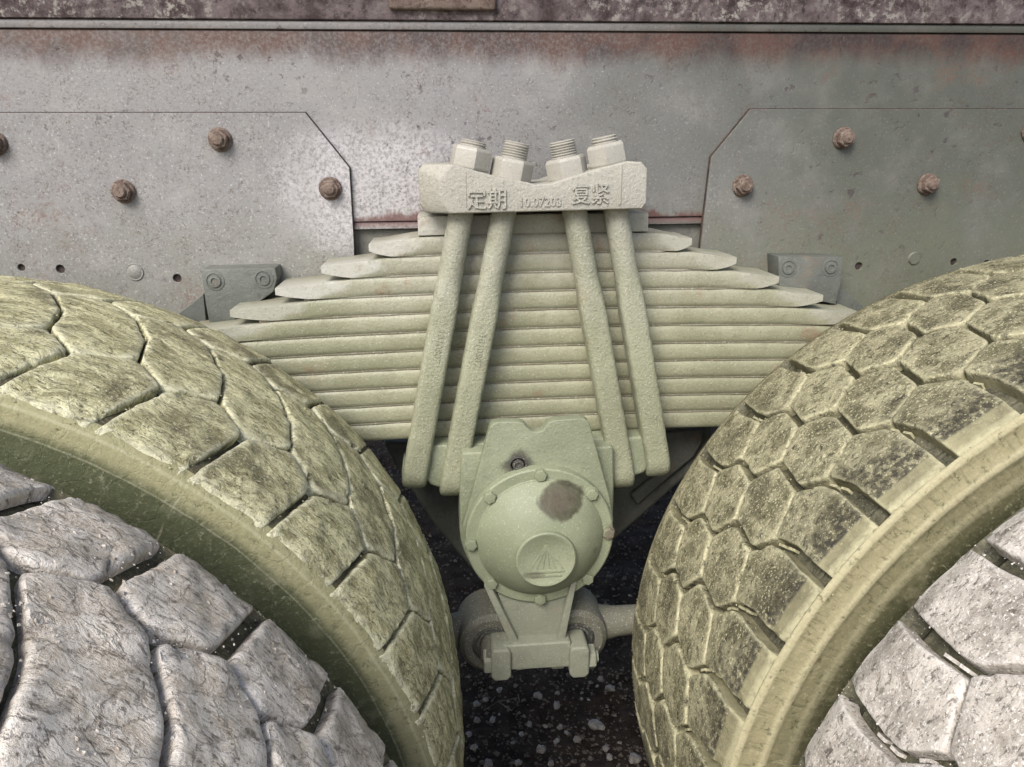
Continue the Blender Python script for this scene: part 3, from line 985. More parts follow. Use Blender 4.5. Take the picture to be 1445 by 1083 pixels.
def build_ubolts():
    # px of the top and bottom of each visible leg, nut centre
    specs = (((650, 305), (586, 667), 0.0, 'outer left U-bolt, its nut highest on the left end of the clamp'),
             ((710, 305), (639, 678), 0.0, 'inner left U-bolt, the one stamped leg left of the notched hub plate'),
             ((811, 300), (877, 667), 0.0, 'inner right U-bolt, just right of the notched hub plate'),
             ((869, 297), (927, 651), 0.0, 'outer right U-bolt, its nut on the right end of the clamp'))
    yb = 0.962
    nutz = (1.2145, 1.2000, 1.2015, 1.2175)
    thr = (0.0075, 0.0200, 0.0200, 0.0085)
    for i, (tp, bt, _, lab) in enumerate(specs):
        a = at(tp[0], tp[1], yb)
        c = at(bt[0], bt[1], yb)
        d = (a-c).normalized()
        t = thing('u_bolt', c, lab, 'u-bolt', 'U-bolts clamping the leaf spring')
        base = a + d*((nutz[i]-a.z)/d.z)
        topz = base + d*(0.030 + thr[i])
        # leg: round at the top, forged flat lower down, turned inboard at the foot
        path, rad, ex = [], [], []
        N = 60
        for k in range(N+1):
            u = k/N
            p = (a + d*0.035).lerp(c, u)
            w = min(1, max(0, (u-0.28)/0.14))
            w = w*w*(3-2*w)
            jx = 0.0007*noise.noise((u*26, i*5.0, 0)) + 0.0005*noise.noise((u*70, i*5.0, 4))
            path.append(p + Vector((jx, 0, 0)))
            rad.append((0.0157+0.0014*w, 0.0154+0.001*w))
            ex.append(2.0+2.6*w)
        R_ = 0.021
        side = Vector((1, 0, 0))
        for k in range(1, 7):
            ang = PI/2*k/6
            path.append(c + Vector((0, R_*(1-math.cos(ang)), 0)) - d*(R_*math.sin(ang)*0.62))
            rad.append((0.0171, 0.0158))
            ex.append(4.6)
        endp = path[-1]
        path.append(endp + Vector((0, 0.05, 0)))
        rad.append((0.0171, 0.0158))
        ex.append(4.6)
        bm = sweep(path, rad, 24, ex)
        leg = link('rod', bm, M['ubolt'], t, smooth=True, ang=60)
        # rear leg behind the spring
        rear = [endp + Vector((0, 0.12, 0.01)), endp+Vector((0, 0.125, 0.03)), Vector((a.x, endp.y+0.125, 1.16))]
        bm = sweep([endp + Vector((0, 0.05, 0)), endp + Vector((0, 0.105, 0)), endp + Vector((0, 0.125, 0.018)), Vector((a.x, 1.082, 1.13))], [(0.0155, 0.0155)]*4, 12)
        link('rear_leg', bm, M['ubolt'], t, smooth=True, ang=60)
        # washer, nut and thread end
        w_ = lathe([(0, 0), (0.0265, 0), (0.0275, 0.0012), (0.0275, 0.0045), (0.026, 0.006), (0, 0.006)], (0, 0, 0), 32, axis='Z')
        bmesh.ops.scale(w_, vec=(1, 1, -1), verts=w_.verts) if False else None
        zs = [v.co.z for v in w_.verts]
        if min(zs) < -1e-5:
            bmesh.ops.scale(w_, vec=(1, 1, -1), verts=w_.verts)
            bmesh.ops.reverse_faces(w_, faces=w_.faces)
        orient(w_, base, d)
        link('washer', w_, M['clamp'], t, smooth=True, ang=35)
        rot = (0.18, 0.42, 0.62, 0.80)[i]
        h = hexa(0.0262, 0.0265, 0.001, rot)
        orient(h, base + d*0.006, d)
        link('nut', h, M['nut'], t, smooth=True, ang=20)
        pr = [(0, -0.004)]
        L = thr[i]
        nth = int(L/0.003)
        pr = [(0.0145, -0.003)]
        for q in range(nth):
            z = q*0.003
            pr += [(0.0166, z+0.0008), (0.0166, z+0.0014), (0.0146, z+0.0024)]
        pr += [(0.0155, L-0.001), (0.0142, L), (0, L)]
        th = lathe(pr, (0, 0, 0), 28, axis='Z')
        if sum(v.co.z for v in th.verts) < 0:
            bmesh.ops.scale(th, vec=(1, 1, -1), verts=th.verts)
            bmesh.ops.reverse_faces(th, faces=th.faces)
        orient(th, base + d*0.0325, d)
        link('thread', th, M['nut'], t, smooth=True, ang=60)
        # foundry stamp down the two left legs
        if i < 2:
            q = c.lerp(a, 0.53)
            tx = text_bm('1010807', 0.0130, 0.0003, (0, 0, 0), 0.0, 1.0)
            tilt = math.atan2(d.x, d.z)
            bmesh.ops.transform(tx, matrix=Matrix.Translation((q.x, yb-0.0170, q.z)) @ Matrix.Rotation(tilt + PI/2, 4, 'Y'), verts=tx.verts)
            link('stamp', tx, M['ubolt'], t)


# ------------------------------------------------------------------ trunnion seat and hub
HUB = Vector((-0.0062, 0.90, 0.7425))


def build_hub():
    t = thing('trunnion_seat', (HUB.x, 1.0, HUB.z), 'olive cast spring seat with a notched face plate and round bolted hub cover', 'spring seat')
    # saddle under the leaves: ears that show between the U-bolt feet
    ears = [(-.172, .859), (.172, .859), (.166, .825), (.150, .803), (.128, .797), (.112, .802), (-.120, .802), (-.136, .793), (-.152, .800), (-.168, .822)]
    link('saddle', prism(ears, 0.958, 1.068, 0.006, 3), M['seat'], t, smooth=True, ang=35)
    # barrel with straight cheeks up to the saddle
    o = [(-.1075, .857), (-.1120, .80)]
    for k in range(0, 25):
        a = PI + PI*k/24
        o.append((HUB.x + 0.1075*math.cos(a), HUB.z + 0.1075*math.sin(a)))
    o += [(.1010, .80), (.0985, .857)]
    link('barrel', prism(o, 0.932, 1.066, 0.005, 3), M['seat'], t, smooth=True, ang=35)
    yf = 0.914
    face = [P2(x, y, yf) for x, y in ((652, 745), (664, 705), (689, 612), (692, 602), (698, 597), (706, 596), (732, 596), (739, 598), (748, 608), (757, 611), (766, 608),
                                      (774, 597), (782, 594), (818, 591), (826, 592), (831, 596), (834, 605), (860, 700), (866, 735), (840, 790), (760, 812), (680, 795))]
    link('face_plate', prism(face, yf, 0.9315, 0.0022, 3), M['seat'], t, smooth=True, ang=30)
    # hub cover: flange ring, dome, boss with emblem
    H_, B_ = 0.040, 0.0850
    Rs = (B_*B_+H_*H_)/(2*H_)
    amax = math.asin(min(1, B_/Rs))
    dome = [(Rs*math.sin(amax*k/22), -(H_-Rs*(1-math.cos(amax*k/22)))-0.0035) for k in range(23)]
    fl = [(0.0850, -0.0012), (0.0862, -0.0004), (0.0985, -0.0004), (0.1005, 0.0012), (0.1010, 0.004), (0.1010, 0.0135)]
    oc = lathe(dome + fl, (HUB.x, HUB.y, HUB.z), 72)
    c = link('hub_cover', oc, M['cover'], t, smooth=True, ang=32)
    q = at(770, 789, HUB.y-0.041)
    bz = q.z + 0.005
    bx = q.x
    boss = lathe([(0, 0.0004), (0.0345, 0.0004), (0.0356, -0.0002), (0.0380, -0.0002), (0.0396, 0.0012), (0.0402, 0.005), (0.0402, 0.026)], (0, 0, 0), 48)
    bmesh.ops.transform(boss, matrix=Matrix.Translation((bx, HUB.y-0.0452, bz-0.005)), verts=boss.verts)
    link('boss', boss, M['cover'], c, smooth=True, ang=30)
    # emblem on the boss: fan of strokes in a triangle over a base bar
    e = None
    yy = HUB.y - 0.0450

    def stroke(x0, z0, x1, z1, w):
        nonlocal e, yy
        yy -= 0.00012
        d = Vector((x1-x0, z1-z0))
        nrm = Vector((-d.y, d.x)).normalized()*w/2
        pts = [(x0+nrm.x, z0+nrm.y), (x1+nrm.x*0.8, z1+nrm.y*0.8), (x1-nrm.x*0.8, z1-nrm.y*0.8), (x0-nrm.x, z0-nrm.y)]
        e = prism([(bx+p[0], bz-0.005+p[1]) for p in pts], yy-0.0002, yy+0.004, bm=e)
    ap = (0.0, 0.022)
    for x1, z1, w in ((-0.022, -0.013, 0.0026), (0.022, -0.013, 0.0026), (-0.0125, -0.012, 0.0018), (0.0125, -0.012, 0.0018), (-0.0042, -0.0115, 0.0016), (0.0042, -0.0115, 0.0016)):
        stroke(ap[0], ap[1], x1, z1, w)
    stroke(-0.024, -0.0165, 0.024, -0.0165, 0.0026)
    stroke(-0.020, -0.0225, 0.020, -0.0225, 0.0026)
    link('emblem', e, M['cover'], c)
    for k in range(8):
        a = math.radians((90, 42, 136, 182, 224, 270, 315, 2)[k])
        q = Vector((HUB.x + 0.0930*math.cos(a), HUB.y - 0.0004, HUB.z + 0.0930*math.sin(a)))
        h = hexa(0.0084, 0.0068, 0.0008, random.random())
        orient(h, q, (0, -1, 0))
        h = merge(h, lathe([(0, -0.0005), (0.0092, -0.0008), (0.0095, 0.0004), (0, 0.001)], q, 20))
        link('cover_bolt', h, M['cover'], c, smooth=True, ang=28)
    # oily filler plug in the face plate
    q = at(731, 656, yf)
    pl = lathe([(0.0125, 0.001), (0.0125, -0.0022), (0.0105, -0.0026), (0.0090, 0.000), (0.0078, 0.000), (0.0072, -0.004), (0.0048, -0.0046), (0.004, -0.0025), (0, -0.0025)], (q.x, yf, q.z), 28)
    link('filler_plug', pl, M['rubber'], t, smooth=True, ang=35)
    return t


def build_lower():
    # stamped cross bracket behind the hub, going out and up either side
    t = thing('cross_bracket', (0, 1.06, 0.70), 'dark grey pressed cross bracket spreading up behind the hub', 'bracket')
    yb = 1.075
    right = [P2(x, y, yb) for x, y in ((925, 600), (1006, 598), (1004, 625), (990, 655), (940, 700), (862, 768), (800, 812), (790, 770), (850, 710))]
    link('right_wing', prism(right, yb, 1.12, 0.008, 3), M['under'], t, smooth=True, ang=40)
    rr = [P2(x, y, 1.062) for x, y in ((935, 612), (994, 606), (993, 624), (980, 646), (935, 684), (900, 715), (890, 700), (930, 668))]
    link('pressed_rib', prism(rr, 1.062, yb-0.0005, 0.006, 3), M['under'], t, smooth=True, ang=40)
    left = [P2(x, y, yb) for x, y in ((540, 625), (640, 628), (700, 710), (725, 800), (700, 838), (662, 800), (612, 742), (560, 662))]
    link('left_wing', prism(left, yb, 1.12, 0.008, 3), M['under'], t, smooth=True, ang=40)
    link('web', box(-0.10, 0.10, 1.08, 1.13, 0.62, 0.86), M['under'], t)
    # tapering lower arm under the hub cover with side flanges
    a = thing('lower_arm', (0, 0.92, 0.545), 'tapered flanged arm below the hub holding both torque rod pins', 'arm')
    ya = 0.905
    face = [P2(x, y, ya) for x, y in ((688, 835), (812, 832), (806, 850), (789, 905), (792, 946), (722, 949), (730, 910), (700, 855))]
    link('web_plate', prism([P2(x, y, ya) for x, y in ((696, 825), (808, 822), (784, 905), (782, 925), (735, 928), (731, 908))], ya, ya+0.02, 0.003), M['arm'], a, smooth=True, ang=35)
    for pts in (((683, 828), (692, 826), (735, 912), (744, 945), (728, 947), (723, 915)), ((806, 822), (814, 822), (797, 905), (796, 944), (778, 945), (785, 908))):
        link('side_flange', prism([P2(x, y, ya-0.012) for x, y in pts], ya-0.012, ya+0.07, 0.002), M['arm'], a, smooth=True, ang=35)
    foot = [P2(x, y, 0.885) for x, y in ((710, 912), (806, 906), (812, 942), (706, 948))]
    link('foot', prism(foot, 0.885, 0.935, 0.005, 3), M['arm'], a, smooth=True, ang=35)
    # through bolts run sideways through the pins
    q0, q1 = at(682, 932, 0.897), at(842, 926, 0.897)
    sh = sweep([q0 + Vector((0.006, 0, 0)), q1 - Vector((0.004, 0, 0))], [(0.009, 0.009)]*2, 16, side=Vector((0, 0, 1)))
    link('through_bolt', sh, M['arm'], a, smooth=True, ang=40)
    h = hexa(0.0185, 0.013, 0.0015, 0.5)
    orient(h, q0 + Vector((0.013, 0, 0)), (-1, 0, 0))
    link('bolt_head', h, M['arm'], a, smooth=True, ang=25)
    h = hexa(0.0180, 0.013, 0.0015, 0.2)
    orient(h, q1 - Vector((0.016, 0, 0)), (1, 0, 0))
    h = merge(h, lathe([(0.009, -0.003), (0.009, 0.005), (0, 0.006)], q1 + Vector((-0.002, 0, 0)), 16, axis='X'))
    link('nut', h, M['arm'], a, smooth=True, ang=25)
    # torque rods
    for sgn, e, lab in ((-1, (694, 893), 'left torque rod eye with rubber bush, left of the lower arm'), (1, (806, 887), 'right torque rod with eye and round bar running behind the right tyre')):
        c = at(e[0], e[1], 0.945)
        r = thing('torque_rod', c, lab, 'torque rod', 'torque rods at the lower arm')
        R_ = 0.050
        y0 = -0.030
        eye = lathe([(0.030, 0.015), (0.030, y0), (R_-0.009, y0), (R_-0.002, y0+0.006), (R_, y0+0.014), (R_, 0.040), (R_-0.006, 0.048), (0.03, 0.048)], c, 44)
        link('eye', eye, M['rod'], r, smooth=True, ang=35)
        bu = lathe([(0.0305, y0+0.012), (0.0295, y0+0.004), (0.026, y0+0.001), (0.023, y0+0.006), (0.019, y0+0.004), (0.019, 0.03)], c, 36)
        link('rubber_bush', bu, M['rubber'], r, smooth=True, ang=40)
        pin = sweep([c + Vector((0, 0.03, 0)), c + Vector((0, y0-0.012, -0.004)), c + Vector((0, y0-0.022, -0.010))], [(0.0185, 0.0185)]*3, 24)
        link('pin', pin, M['rod'], r, smooth=True, ang=50)
        # flattened pin end clamped to the arm
        k = at(706 if sgn < 0 else 815, 931 if sgn < 0 else 927, 0.895)
        blk = [(-0.0105, 0.028), (0.0105, 0.028), (0.014, 0.022), (0.014, -0.016), (0.009, -0.0225), (-0.009, -0.0225), (-0.014, -0.016), (-0.014, 0.022)]
        bm = prism([(k.x+x, k.z+z) for x, z in blk], 0.877, 0.921, 0.0065, 3)
        link('pin_end', bm, M['arm'], r, smooth=True, ang=35)
        rod = [c + Vector((sgn*0.040, 0.01, 0)), c + Vector((sgn*0.07, 0.01, 0.001)), c + Vector((sgn*0.12, 0.012, 0.001)), c + Vector((sgn*0.50, 0.03, 0.0))]
        link('bar', sweep(rod, [(0.028, 0.028), (0.0225, 0.0225), (0.021, 0.021), (0.021, 0.021)], 24, side=Vector((0, 0, 1))), M['rod'], r, smooth=True, ang=50)


# ------------------------------------------------------------------ tyres
class Profile:
    """outer meridian of a tyre: arc length v (0 at the crown) -> (axial w, radius r, normal)"""
    def __init__(self, pts):
        P = []
        n = len(pts)
        for i in range(n-1):                        # Catmull-Rom
            p0, p1, p2, p3 = pts[max(i-1, 0)], pts[i], pts[i+1], pts[min(i+2, n-1)]
            for k in range(8):
                t = k/8
                q = []
                for a in (0, 1):
                    q.append(0.5*(2*p1[a] + (p2[a]-p0[a])*t + (2*p0[a]-5*p1[a]+4*p2[a]-p3[a])*t*t + (3*p1[a]-p0[a]-3*p2[a]+p3[a])*t**3))
                P.append(q)
        P.append(list(pts[-1]))
        self.P = P
        self.v = [0.0]
        for a, b in zip(P, P[1:]):
            self.v.append(self.v[-1] + math.hypot(b[0]-a[0], b[1]-a[1]))

    def at(self, v):
        s = 1 if v >= 0 else -1
        v = min(abs(v), self.v[-1]-1e-6)
        lo, hi = 0, len(self.v)-1
        while hi-lo > 1:
            m = (lo+hi)//2
            if self.v[m] <= v:
                lo = m
            else:
                hi = m
        f = (v-self.v[lo])/(self.v[hi]-self.v[lo])
        a, b = self.P[lo], self.P[hi]
        w, r = a[0]+(b[0]-a[0])*f, a[1]+(b[1]-a[1])*f
        lo2, hi2 = max(lo-1, 0), min(hi+1, len(self.P)-1)
        dx, dr = self.P[hi2][0]-self.P[lo2][0], self.P[hi2][1]-self.P[lo2][1]
        L = math.hypot(dx, dr)
        return s*w, r, s*(-dr)/L, dx/L

    def of_w(self, w):
        """arc length of the tread point at axial offset w"""
        s = 1 if w >= 0 else -1
        w = abs(w)
        for i in range(len(self.P)-1):
            if self.P[i][0] <= w <= self.P[i+1][0]:
                f = (w-self.P[i][0])/max(1e-9, self.P[i+1][0]-self.P[i][0])
                return s*(self.v[i]+(self.v[i+1]-self.v[i])*f)
        return s*self.v[-1]


RT_ = 0.560
PROF_R = Profile([(0, RT_), (0.06, RT_-0.001), (0.115, RT_-0.0035), (0.140, RT_-0.0062), (0.1490, RT_-0.0076), (0.1520, RT_-0.0088), (0.1545, RT_-0.0102), (0.162, RT_-0.0138), (0.1695, RT_-0.0172),
                  (0.1722, RT_-0.0205), (0.1738, RT_-0.030), (0.1755, RT_-0.045), (0.1765, RT_-0.07), (0.1765, RT_-0.11), (0.169, RT_-0.16), (0.152, RT_-0.21), (0.125, RT_-0.27)])
PROF_L = Profile([(0, RT_), (0.05, RT_-0.001), (0.09, RT_-0.0033), (0.120, RT_-0.0062), (0.138, RT_-0.0090), (0.152, RT_-0.0122), (0.164, RT_-0.0160), (0.1725, RT_-0.0205),
                  (0.1765, RT_-0.0262), (0.179, RT_-0.035), (0.181, RT_-0.055), (0.182, RT_-0.09), (0.178, RT_-0.14), (0.164, RT_-0.19), (0.142, RT_-0.23), (0.125, RT_-0.27)])


def inset_poly(pts, ds):
    """move every edge of a polygon inward by its own distance"""
    n = len(pts)
    area = sum(pts[i][0]*pts[(i+1) % n][1]-pts[(i+1) % n][0]*pts[i][1] for i in range(n))
    sgn = 1 if area > 0 else -1
    lines = []
    for i in range(n):
        a, b = Vector(pts[i]), Vector(pts[(i+1) % n])
        d = (b-a).normalized()
        nr = Vector((-d.y, d.x))*sgn
        lines.append((a+nr*ds[i], d))
    out = []
    for i in range(n):
        p, d = lines[i-1]
        q, e = lines[i]
        den = d.x*e.y-d.y*e.x
        if abs(den) < 0.08:
            out.append(q.copy())
        else:
            t = ((q.x-p.x)*e.y-(q.y-p.y)*e.x)/den
            out.append(p+d*t)
    return out


def round_poly(pts, cut):
    """cut every corner and blend it with a small curve, then resample evenly"""
    n = len(pts)
    out = []
    for i in range(n):
        a, b, c = pts[i-1], pts[i], pts[(i+1) % n]
        la, lc = (a-b).length, (c-b).length
        k = min(cut, la*0.42, lc*0.42)
        p, q = b+(a-b).normalized()*k, b+(c-b).normalized()*k
        for t in (0, 0.33, 0.67, 1.0):
            out.append(p*(1-t)**2 + b*2*t*(1-t) + q*t*t)
    # resample
    n = len(out)
    cum = [0]
    for i in range(n):
        cum.append(cum[-1]+(out[(i+1) % n]-out[i]).length)
    K = 72
    res = []
    j = 0
    for k in range(K):
        s = cum[-1]*k/K
        while cum[j+1] < s:
            j += 1
        f = (s-cum[j])/max(1e-9, cum[j+1]-cum[j])
        res.append(out[j].lerp(out[(j+1) % n], f))
    return res


def block_mesh(name, prof, poly, ds, depth, rnd, th0, side, lump, seed, cut=0.004, cuts=(), chip=0.0, vo=0.2, ext=0.0):
    """tread block: polygon of (theta deg, arc v) around th0; mesh lies in the tyre's own frame, axle at the origin"""
    pts = [((th-th0)*PI/180*RT_, v) for th, v in poly]
    pts = inset_poly(pts, ds)
    loop = round_poly(pts, cut)
    cen = Vector((0, 0))
    for p in loop:
        cen += p
    cen /= len(loop)
    K = len(loop)
    bm = bmesh.new()
    rows = []
    rings = [(-depth*0.10, -depth), (0.0, -depth*0.45), (0.0, -rnd), (rnd*0.30, -rnd*0.32), (rnd, 0.0)]
    for d, h in rings:
        row = []
        for p in loop:
            q = p - cen
            jj = 0.6*lump*noise.noise((p.x*150, p.y*150, seed*2+h*50)) if h > -depth*0.9 else 0
            r_ = cen + q*max(0.0, 1-(d+jj)/q.length)
            row.append(bm.verts.new((r_.x, r_.y, h)))
        rows.append(row)
    for sc in (0.88, 0.74, 0.58, 0.42, 0.26, 0.12):
        row = []
        for p in loop:
            q = p-cen
            r_ = cen + q*(1-rnd/q.length)*sc
            row.append(bm.verts.new((r_.x, r_.y, 0)))
        rows.append(row)
    for A, B in zip(rows, rows[1:]):
        for k in range(K):
            bm.faces.new((A[k], A[(k+1) % K], B[(k+1) % K], B[k]))
    bm.faces.new(rows[-1])
    for vb in cuts:
        if min(p.y for p in loop) < vb < max(p.y for p in loop):
            bmesh.ops.bisect_plane(bm, geom=bm.verts[:]+bm.edges[:]+bm.faces[:], plane_co=(0, vb, 0), plane_no=(0, 1, 0), dist=1e-6)
    bmesh.ops.recalc_face_normals(bm, faces=bm.faces)
    for v in bm.verts:
        s, va, h = v.co
        if ext:
            q = min(1, max(0, (abs(va)-vo+0.004)/(ext+0.003)))
            h += 0.0012 if ext > 0.01 and h > -depth*0.9 else 0.0
            h -= q*q*(3-2*q)*(rnd*1.2+0.0022)
        if h > -depth*0.9:
            h += lump*(noise.noise((s*38+seed*7, va*30, seed)) + 0.5*noise.noise((s*95+seed, va*70, seed*3)))
            if chip and h > -rnd*1.1:
                # torn nicks along the edges
                g = noise.noise((s*120+seed*5, va*120, seed*9))
                if g > 0.32:
                    e_ = min((p-Vector((s, va))).length for p in loop)
                    if e_ < 0.007:
                        h -= chip*(g-0.32)*(1-e_/0.007)
        w, r, nw, nr = prof.at(va)
        th = th0*PI/180 + s/RT_
        rr, ww = r+nr*h, w+nw*h
        x = rr*math.cos(th)
        v.co = (x if side < 0 else -x, ww, rr*math.sin(th))
    if side < 0:
        pass
    bm.normal_update()
    bm.faces.ensure_lookup_table()
    up = sum((f.normal.dot(Vector((f.calc_center_median().x, 0, f.calc_center_median().z)).normalized())*f.calc_area() for f in bm.faces), 0.0)
    if up < 0:
        bmesh.ops.reverse_faces(bm, faces=bm.faces)
    me = bpy.data.meshes.new(name)
    bm.to_mesh(me)
    bm.free()
    for p in me.polygons:
        p.use_smooth = True
    me.set_sharp_from_angle(angle=math.radians(48))
    return me


def ring_part(name, prof, v0, v1, off, m, parent, side_pos, n=180, nv=40, ridges=()):
    """revolved strip of the casing between arc lengths v0..v1; off(v) sinks it below the tread surface"""
    b = bmesh.new()
    rows = []
    for j in range(nv+1):
        v = v0+(v1-v0)*j/nv
        w, r, nw, nr = prof.at(v)
        h = off(v)
        for (rv, hh, sg) in ridges:
            h += hh*math.exp(-((r-rv)/sg)**2)
        rows.append((w+nw*h, r+nr*h))
    R = []
    for w, r in rows:
        R.append([b.verts.new((r*math.cos(2*PI*i/n), w, r*math.sin(2*PI*i/n))) for i in range(n)])
    for A, B in zip(R, R[1:]):
        for i in range(n):
            b.faces.new((A[i], A[(i+1) % n], B[(i+1) % n], B[i]))
    bmesh.ops.recalc_face_normals(b, faces=b.faces)
    # make it face away from the axle ring
    f = b.faces[len(b.faces)//2]
    c = f.calc_center_median()
    o = Vector((c.x, 0, c.z)).normalized()*0.42
    if f.normal.dot(c-o) < 0:
        bmesh.ops.reverse_faces(b, faces=b.faces)
    ob = link(name, b, m, None, smooth=True)
    ob.parent = parent
    return ob


def tyre(side, yc, prof, kind, mud, label, sidem, groovem, phase=0.0, ejectors=False, ridges=(), lug=1.0):
    t = thing('wheel_assembly', (side*HX, yc, 0.56), label, 'tyre', 'dual truck tyres beside the spring')
    if kind == 'R':
        nb, depth = 43, 0.015
        p = 360.0/nb
        vo = prof.of_w(0.1712)
        ext = 0.006
        V = {0: (41.0, -vo-ext), 1: (41.0, prof.of_w(-.114)), 2: (40.2, -.090), 3: (37.6, -.065), 5: (38.3, -.014), 6: (34.8, .012), 7: (35.4, .053), 8: (32.5, .082), 9: (32.0, .114), 10: (32.0, vo+ext)}
        V = {k: (a+phase, w) for k, (a, w) in V.items()}

        def u(k):
            return (V[k][0]+p, V[k][1])
        g, s_ = 0.0040, 0.0011
        defs = [('N', [V[0], V[1], V[2], u(3), u(2), u(1), u(0)], [0.0075, 0.0055, s_, g, 0.0050, 0.0075, 0.0]),
                ('M', [V[2], V[3], V[5], u(6), u(5), u(3)], [g, 0.0035, s_, 0.0030, 0.0035, s_]),
                ('L', [V[5], V[6], V[7], u(8), u(7), u(6)], [g, 0.0035, s_, 0.0030, 0.0035, s_]),
                ('K', [V[7], V[8], V[9], V[10], u(10), u(9), u(8)], [g, 0.0055, 0.0075, 0.0, 0.0075, 0.0050, s_])]
        rndv, lump, nvar, cut = 0.0022, 0.0010, 3, 0.0038
        cuts, chip = [q*prof.of_w(x) for q in (-1, 1) for x in (0.140, 0.1485, 0.152, 0.1545, 0.162)], 0.010
        mid = 40.0 + phase
    else:
        nb, depth = 42, 0.0095
        p = 360.0/nb
        vo = prof.of_w(0.1735)
        A, B = (66.96, .066), (62.2, .088)
        Cc, D = (61.75, -.051), (58.0, -.086)
        m1 = (63.3, .008)
        ext = 0.013
        out_n, out_f = (60.6, -vo-ext), (B[0]-2.6, vo+ext)
        sh = lambda q: (q[0]-p+phase, q[1])
        pl = lambda q: (q[0]+phase, q[1])
        g, s_ = 0.0020, (0.0016 if lug == 1 else 0.0024)
        # centre block, near shoulder block, far shoulder block
        defs = [('C', [pl(A), pl(B), sh(A), sh(m1), sh(Cc), pl(D), pl(Cc), pl(m1)], [s_, s_, s_, s_, s_, s_, s_, s_]),
                ('N', [pl(out_n), pl(D), sh(Cc), sh(D), sh(out_n)], [0.0028*lug, s_, s_, 0.0028*lug, 0.0]),
                ('F', [pl(B), sh(A), sh(B), sh(out_f), pl(out_f)], [s_, s_, 0.0028*lug, 0.0, 0.0028*lug])]
        rndv, lump, nvar, cut = (0.0030, 0.0021, 4, 0.0055) if lug == 1 else (0.0040, 0.0030, 4, 0.009)
        cuts, chip = [q*prof.of_w(x) for q in (-1, 1) for x in (0.12, 0.138, 0.152, 0.164)], 0.024
        mid = 60.0 + phase
    # casing: floor of the grooves, tapering out into the sidewalls
    vs = prof.of_w(0.155 if kind == 'R' else 0.118)
    ve = vo - (0.0012 if kind == 'R' else 0.0075)

    def off(v):
        a = abs(v)
        if a < vs:
            return -depth
        if a > ve:
            return 0.0
        f = (a-vs)/(ve-vs)
        if lug > 1:
            return -depth*1.15 if f < 0.9 else -depth*1.15*(1-f)/0.1
        if kind == 'L':
            return -depth*(1-f)**0.8*(1-0.25*f)-0.0004
        return -depth*(1-0.45*f) if f < 0.82 else -depth*0.63*(1-(f-0.82)/0.18)
    ring_part('casing', prof, -ve, ve, off, M[groovem], t, None, 220, 90)
    for s1 in (-1, 1):
        ring_part('sidewall', prof, s1*ve, s1*(prof.v[-1]-0.001), lambda v: 0.0, M[sidem], t, None, 220, 60, ridges)
    # steel wheel closing the bore
    z0 = prof.P[-1][0]
    rim = lathe([(0.292, -z0), (0.300, -z0+0.01), (0.285, -z0+0.03), (0.27, -z0+0.06), (0.262, 0.0), (0.262, 0.09), (0.28, z0-0.02), (0.293, z0)], (0, 0, 0), 64)
    rim = merge(rim, lathe([(0.263, 0.02), (0.2, 0.03), (0.14, 0.06), (0.0, 0.06)], (0, 0, 0), 64))
    o = link('wheel_rim', rim, M['under'], None, smooth=True, ang=40)
    o.parent = t
    meshes = {}
    for nm, poly, ds in defs:
        meshes[nm] = [block_mesh('tread_block', prof, poly, ds, depth, rndv, mid, side, lump, k*3.7+ord(nm[0])*0.31+yc*9, cut, cuts, chip, vo, ext) for k in range(nvar)]
        for me in meshes[nm]:
            me.materials.append(M[mud])
    rg = random.Random(int(yc*1000)+side)
    k0, k1 = int((-32-mid)/p), int((112-mid)/p)
    for k in range(k0, k1+1):
        for nm, poly, ds in defs:
            o = bpy.data.objects.new('tread_block', rg.choice(meshes[nm]))
            C.objects.link(o)
            o.parent = t
            ang = k*p + rg.uniform(-0.12, 0.12)
            o.rotation_euler = (0, (-1 if side < 0 else 1)*math.radians(ang), 0)
            dr = rg.uniform(-0.0010, 0.0010)
            a2 = math.radians(mid+ang)
            o.location = ((math.cos(a2) if side < 0 else -math.cos(a2))*dr, 0, math.sin(a2)*dr)
    # crumbs of dried mud and grit stuck to the tread and shoulder
    vs_, fs_ = [], []
    for i in range(3600):
        th = math.radians(rg.uniform(-12, 88))
        va = rg.uniform(-1, 1)*(vo+0.012)
        big_ = rg.random()**3
        q = (0.00045+0.0012*big_)*(1.15 if kind == 'L' else 0.8)
        w, r, nw, nr = prof.at(va)
        r += 0.0006
        base = len(vs_)
        a0 = rg.random()*6
        for (ux, uy, uz) in ((1, 0, 0), (-.8, .3, 0), (0, .9, .1), (.1, -1, 0), (.1, 0, .5), (0, 0, -.6)):
            ux, uy = ux*rg.uniform(.7, 1.5), uy*rg.uniform(.7, 1.3)
            ux, uy = ux*math.cos(a0)-uy*math.sin(a0), ux*math.sin(a0)+uy*math.cos(a0)
            rr = r + q*uz
            tt = th + q*ux/RT_
            vs_.append(((1 if side < 0 else -1)*rr*math.cos(tt), w+q*uy, rr*math.sin(tt)))
        for t_ in ((0, 2, 4), (2, 1, 4), (1, 3, 4), (3, 0, 4), (2, 0, 5), (1, 2, 5), (3, 1, 5), (0, 3, 5)):
            fs_.append(tuple(base+k_ for k_ in t_))
    me = bpy.data.meshes.new('mud_crumbs')
    me.from_pydata(vs_, [], fs_)
    me.materials.append(M[mud])
    o = bpy.data.objects.new('mud_crumbs', me)
    C.objects.link(o)
    o.parent = t
    o['kind'] = 'stuff'
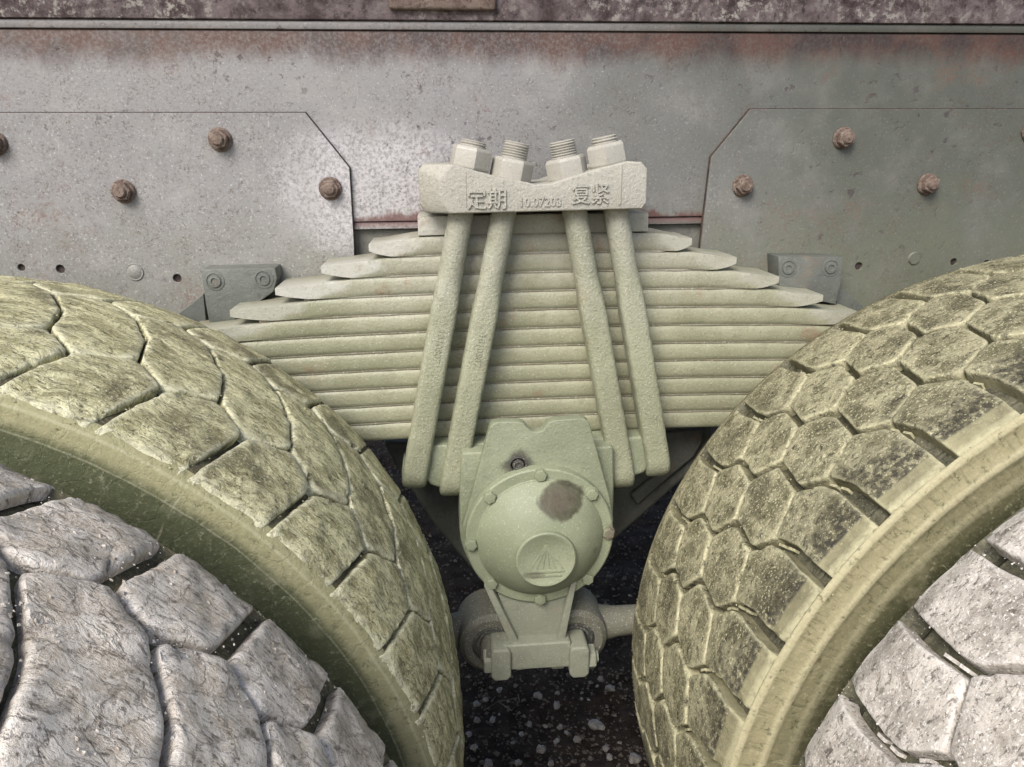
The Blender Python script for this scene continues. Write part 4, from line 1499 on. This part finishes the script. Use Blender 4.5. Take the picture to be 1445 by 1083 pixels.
    if ejectors:
        # little stone ejector bars along the floor of each lateral groove
        segs = ((1, 2, 0.25), (1, 2, 0.85), (2, 3, 0.45), (8, 9, 0.35), (8, 9, 0.85), (7, 8, 0.55))
        b0 = []
        for a, c, f in segs:
            th = V[a][0]+(V[c][0]-V[a][0])*f
            v = V[a][1]+(V[c][1]-V[a][1])*f
            d = Vector(((V[c][0]-V[a][0])*PI/180*RT_, V[c][1]-V[a][1])).normalized()
            b = bmesh.new()
            n_ = Vector((-d.y, d.x))
            vv = []
            for (i, j, h) in ((-1, -1, 0), (1, -1, 0), (1, 1, 0), (-1, 1, 0), (-1, -1, 1), (1, -1, 1), (1, 1, 1), (-1, 1, 1)):
                q = d*(0.0046*i)+n_*(0.0014*j)
                w, r, nw, nr = prof.at(v+q.y)
                hh = -depth+0.0075*h
                tt = math.radians(th)+q.x/RT_
                rr = r+nr*hh
                vv.append(b.verts.new(((1 if side < 0 else -1)*rr*math.cos(tt), w+nw*hh, rr*math.sin(tt))))
            for f_ in ((0, 1, 2, 3), (4, 5, 6, 7), (0, 1, 5, 4), (1, 2, 6, 5), (2, 3, 7, 6), (3, 0, 4, 7)):
                b.faces.new([vv[i] for i in f_])
            bmesh.ops.recalc_face_normals(b, faces=b.faces)
            me = bpy.data.meshes.new('ejector_bar')
            b.to_mesh(me)
            b.free()
            me.materials.append(M[mud])
            b0.append(me)
        for k in range(k0, k1+1):
            for me in b0:
                o = bpy.data.objects.new('ejector_bar', me)
                C.objects.link(o)
                o.parent = t
                o.rotation_euler = (0, (-1 if side < 0 else 1)*math.radians(k*p), 0)
    return t


build_ground()
build_frame()
build_spring()
build_clamp()
build_ubolts()
build_hub()
build_lower()
tyre(-1, 0.775, PROF_L, 'L', 'mud_LI', 'worn left inner tyre caked in cracked yellow mud with a smooth green sidewall', 'side_L', 'groove_L', ridges=((0.533, 0.0015, 0.0012), (0.515, 0.0012, 0.0012)))
tyre(-1, 0.332, PROF_L, 'L', 'mud_LO', 'pale grey mud covered left outer tyre with big worn blocks in the bottom left corner', 'side_L', 'groove_L', phase=-2.3, lug=2.2)
tyre(1, 0.755, PROF_R, 'R', 'mud_RI', 'right inner tyre with mossy dark hexagonal tread blocks and a dusty sidewall', 'side_R', 'groove_R', ejectors=True, ridges=((0.5405, 0.0034, 0.0030), (0.514, 0.0036, 0.0045), (0.488, 0.0016, 0.0045)))
tyre(1, 0.328, PROF_R, 'R', 'mud_RO', 'pale speckled right outer tyre with hexagonal blocks in the bottom right corner', 'side_R', 'groove_R', phase=-4.4, ejectors=True, lug=1.3)
build_stones()
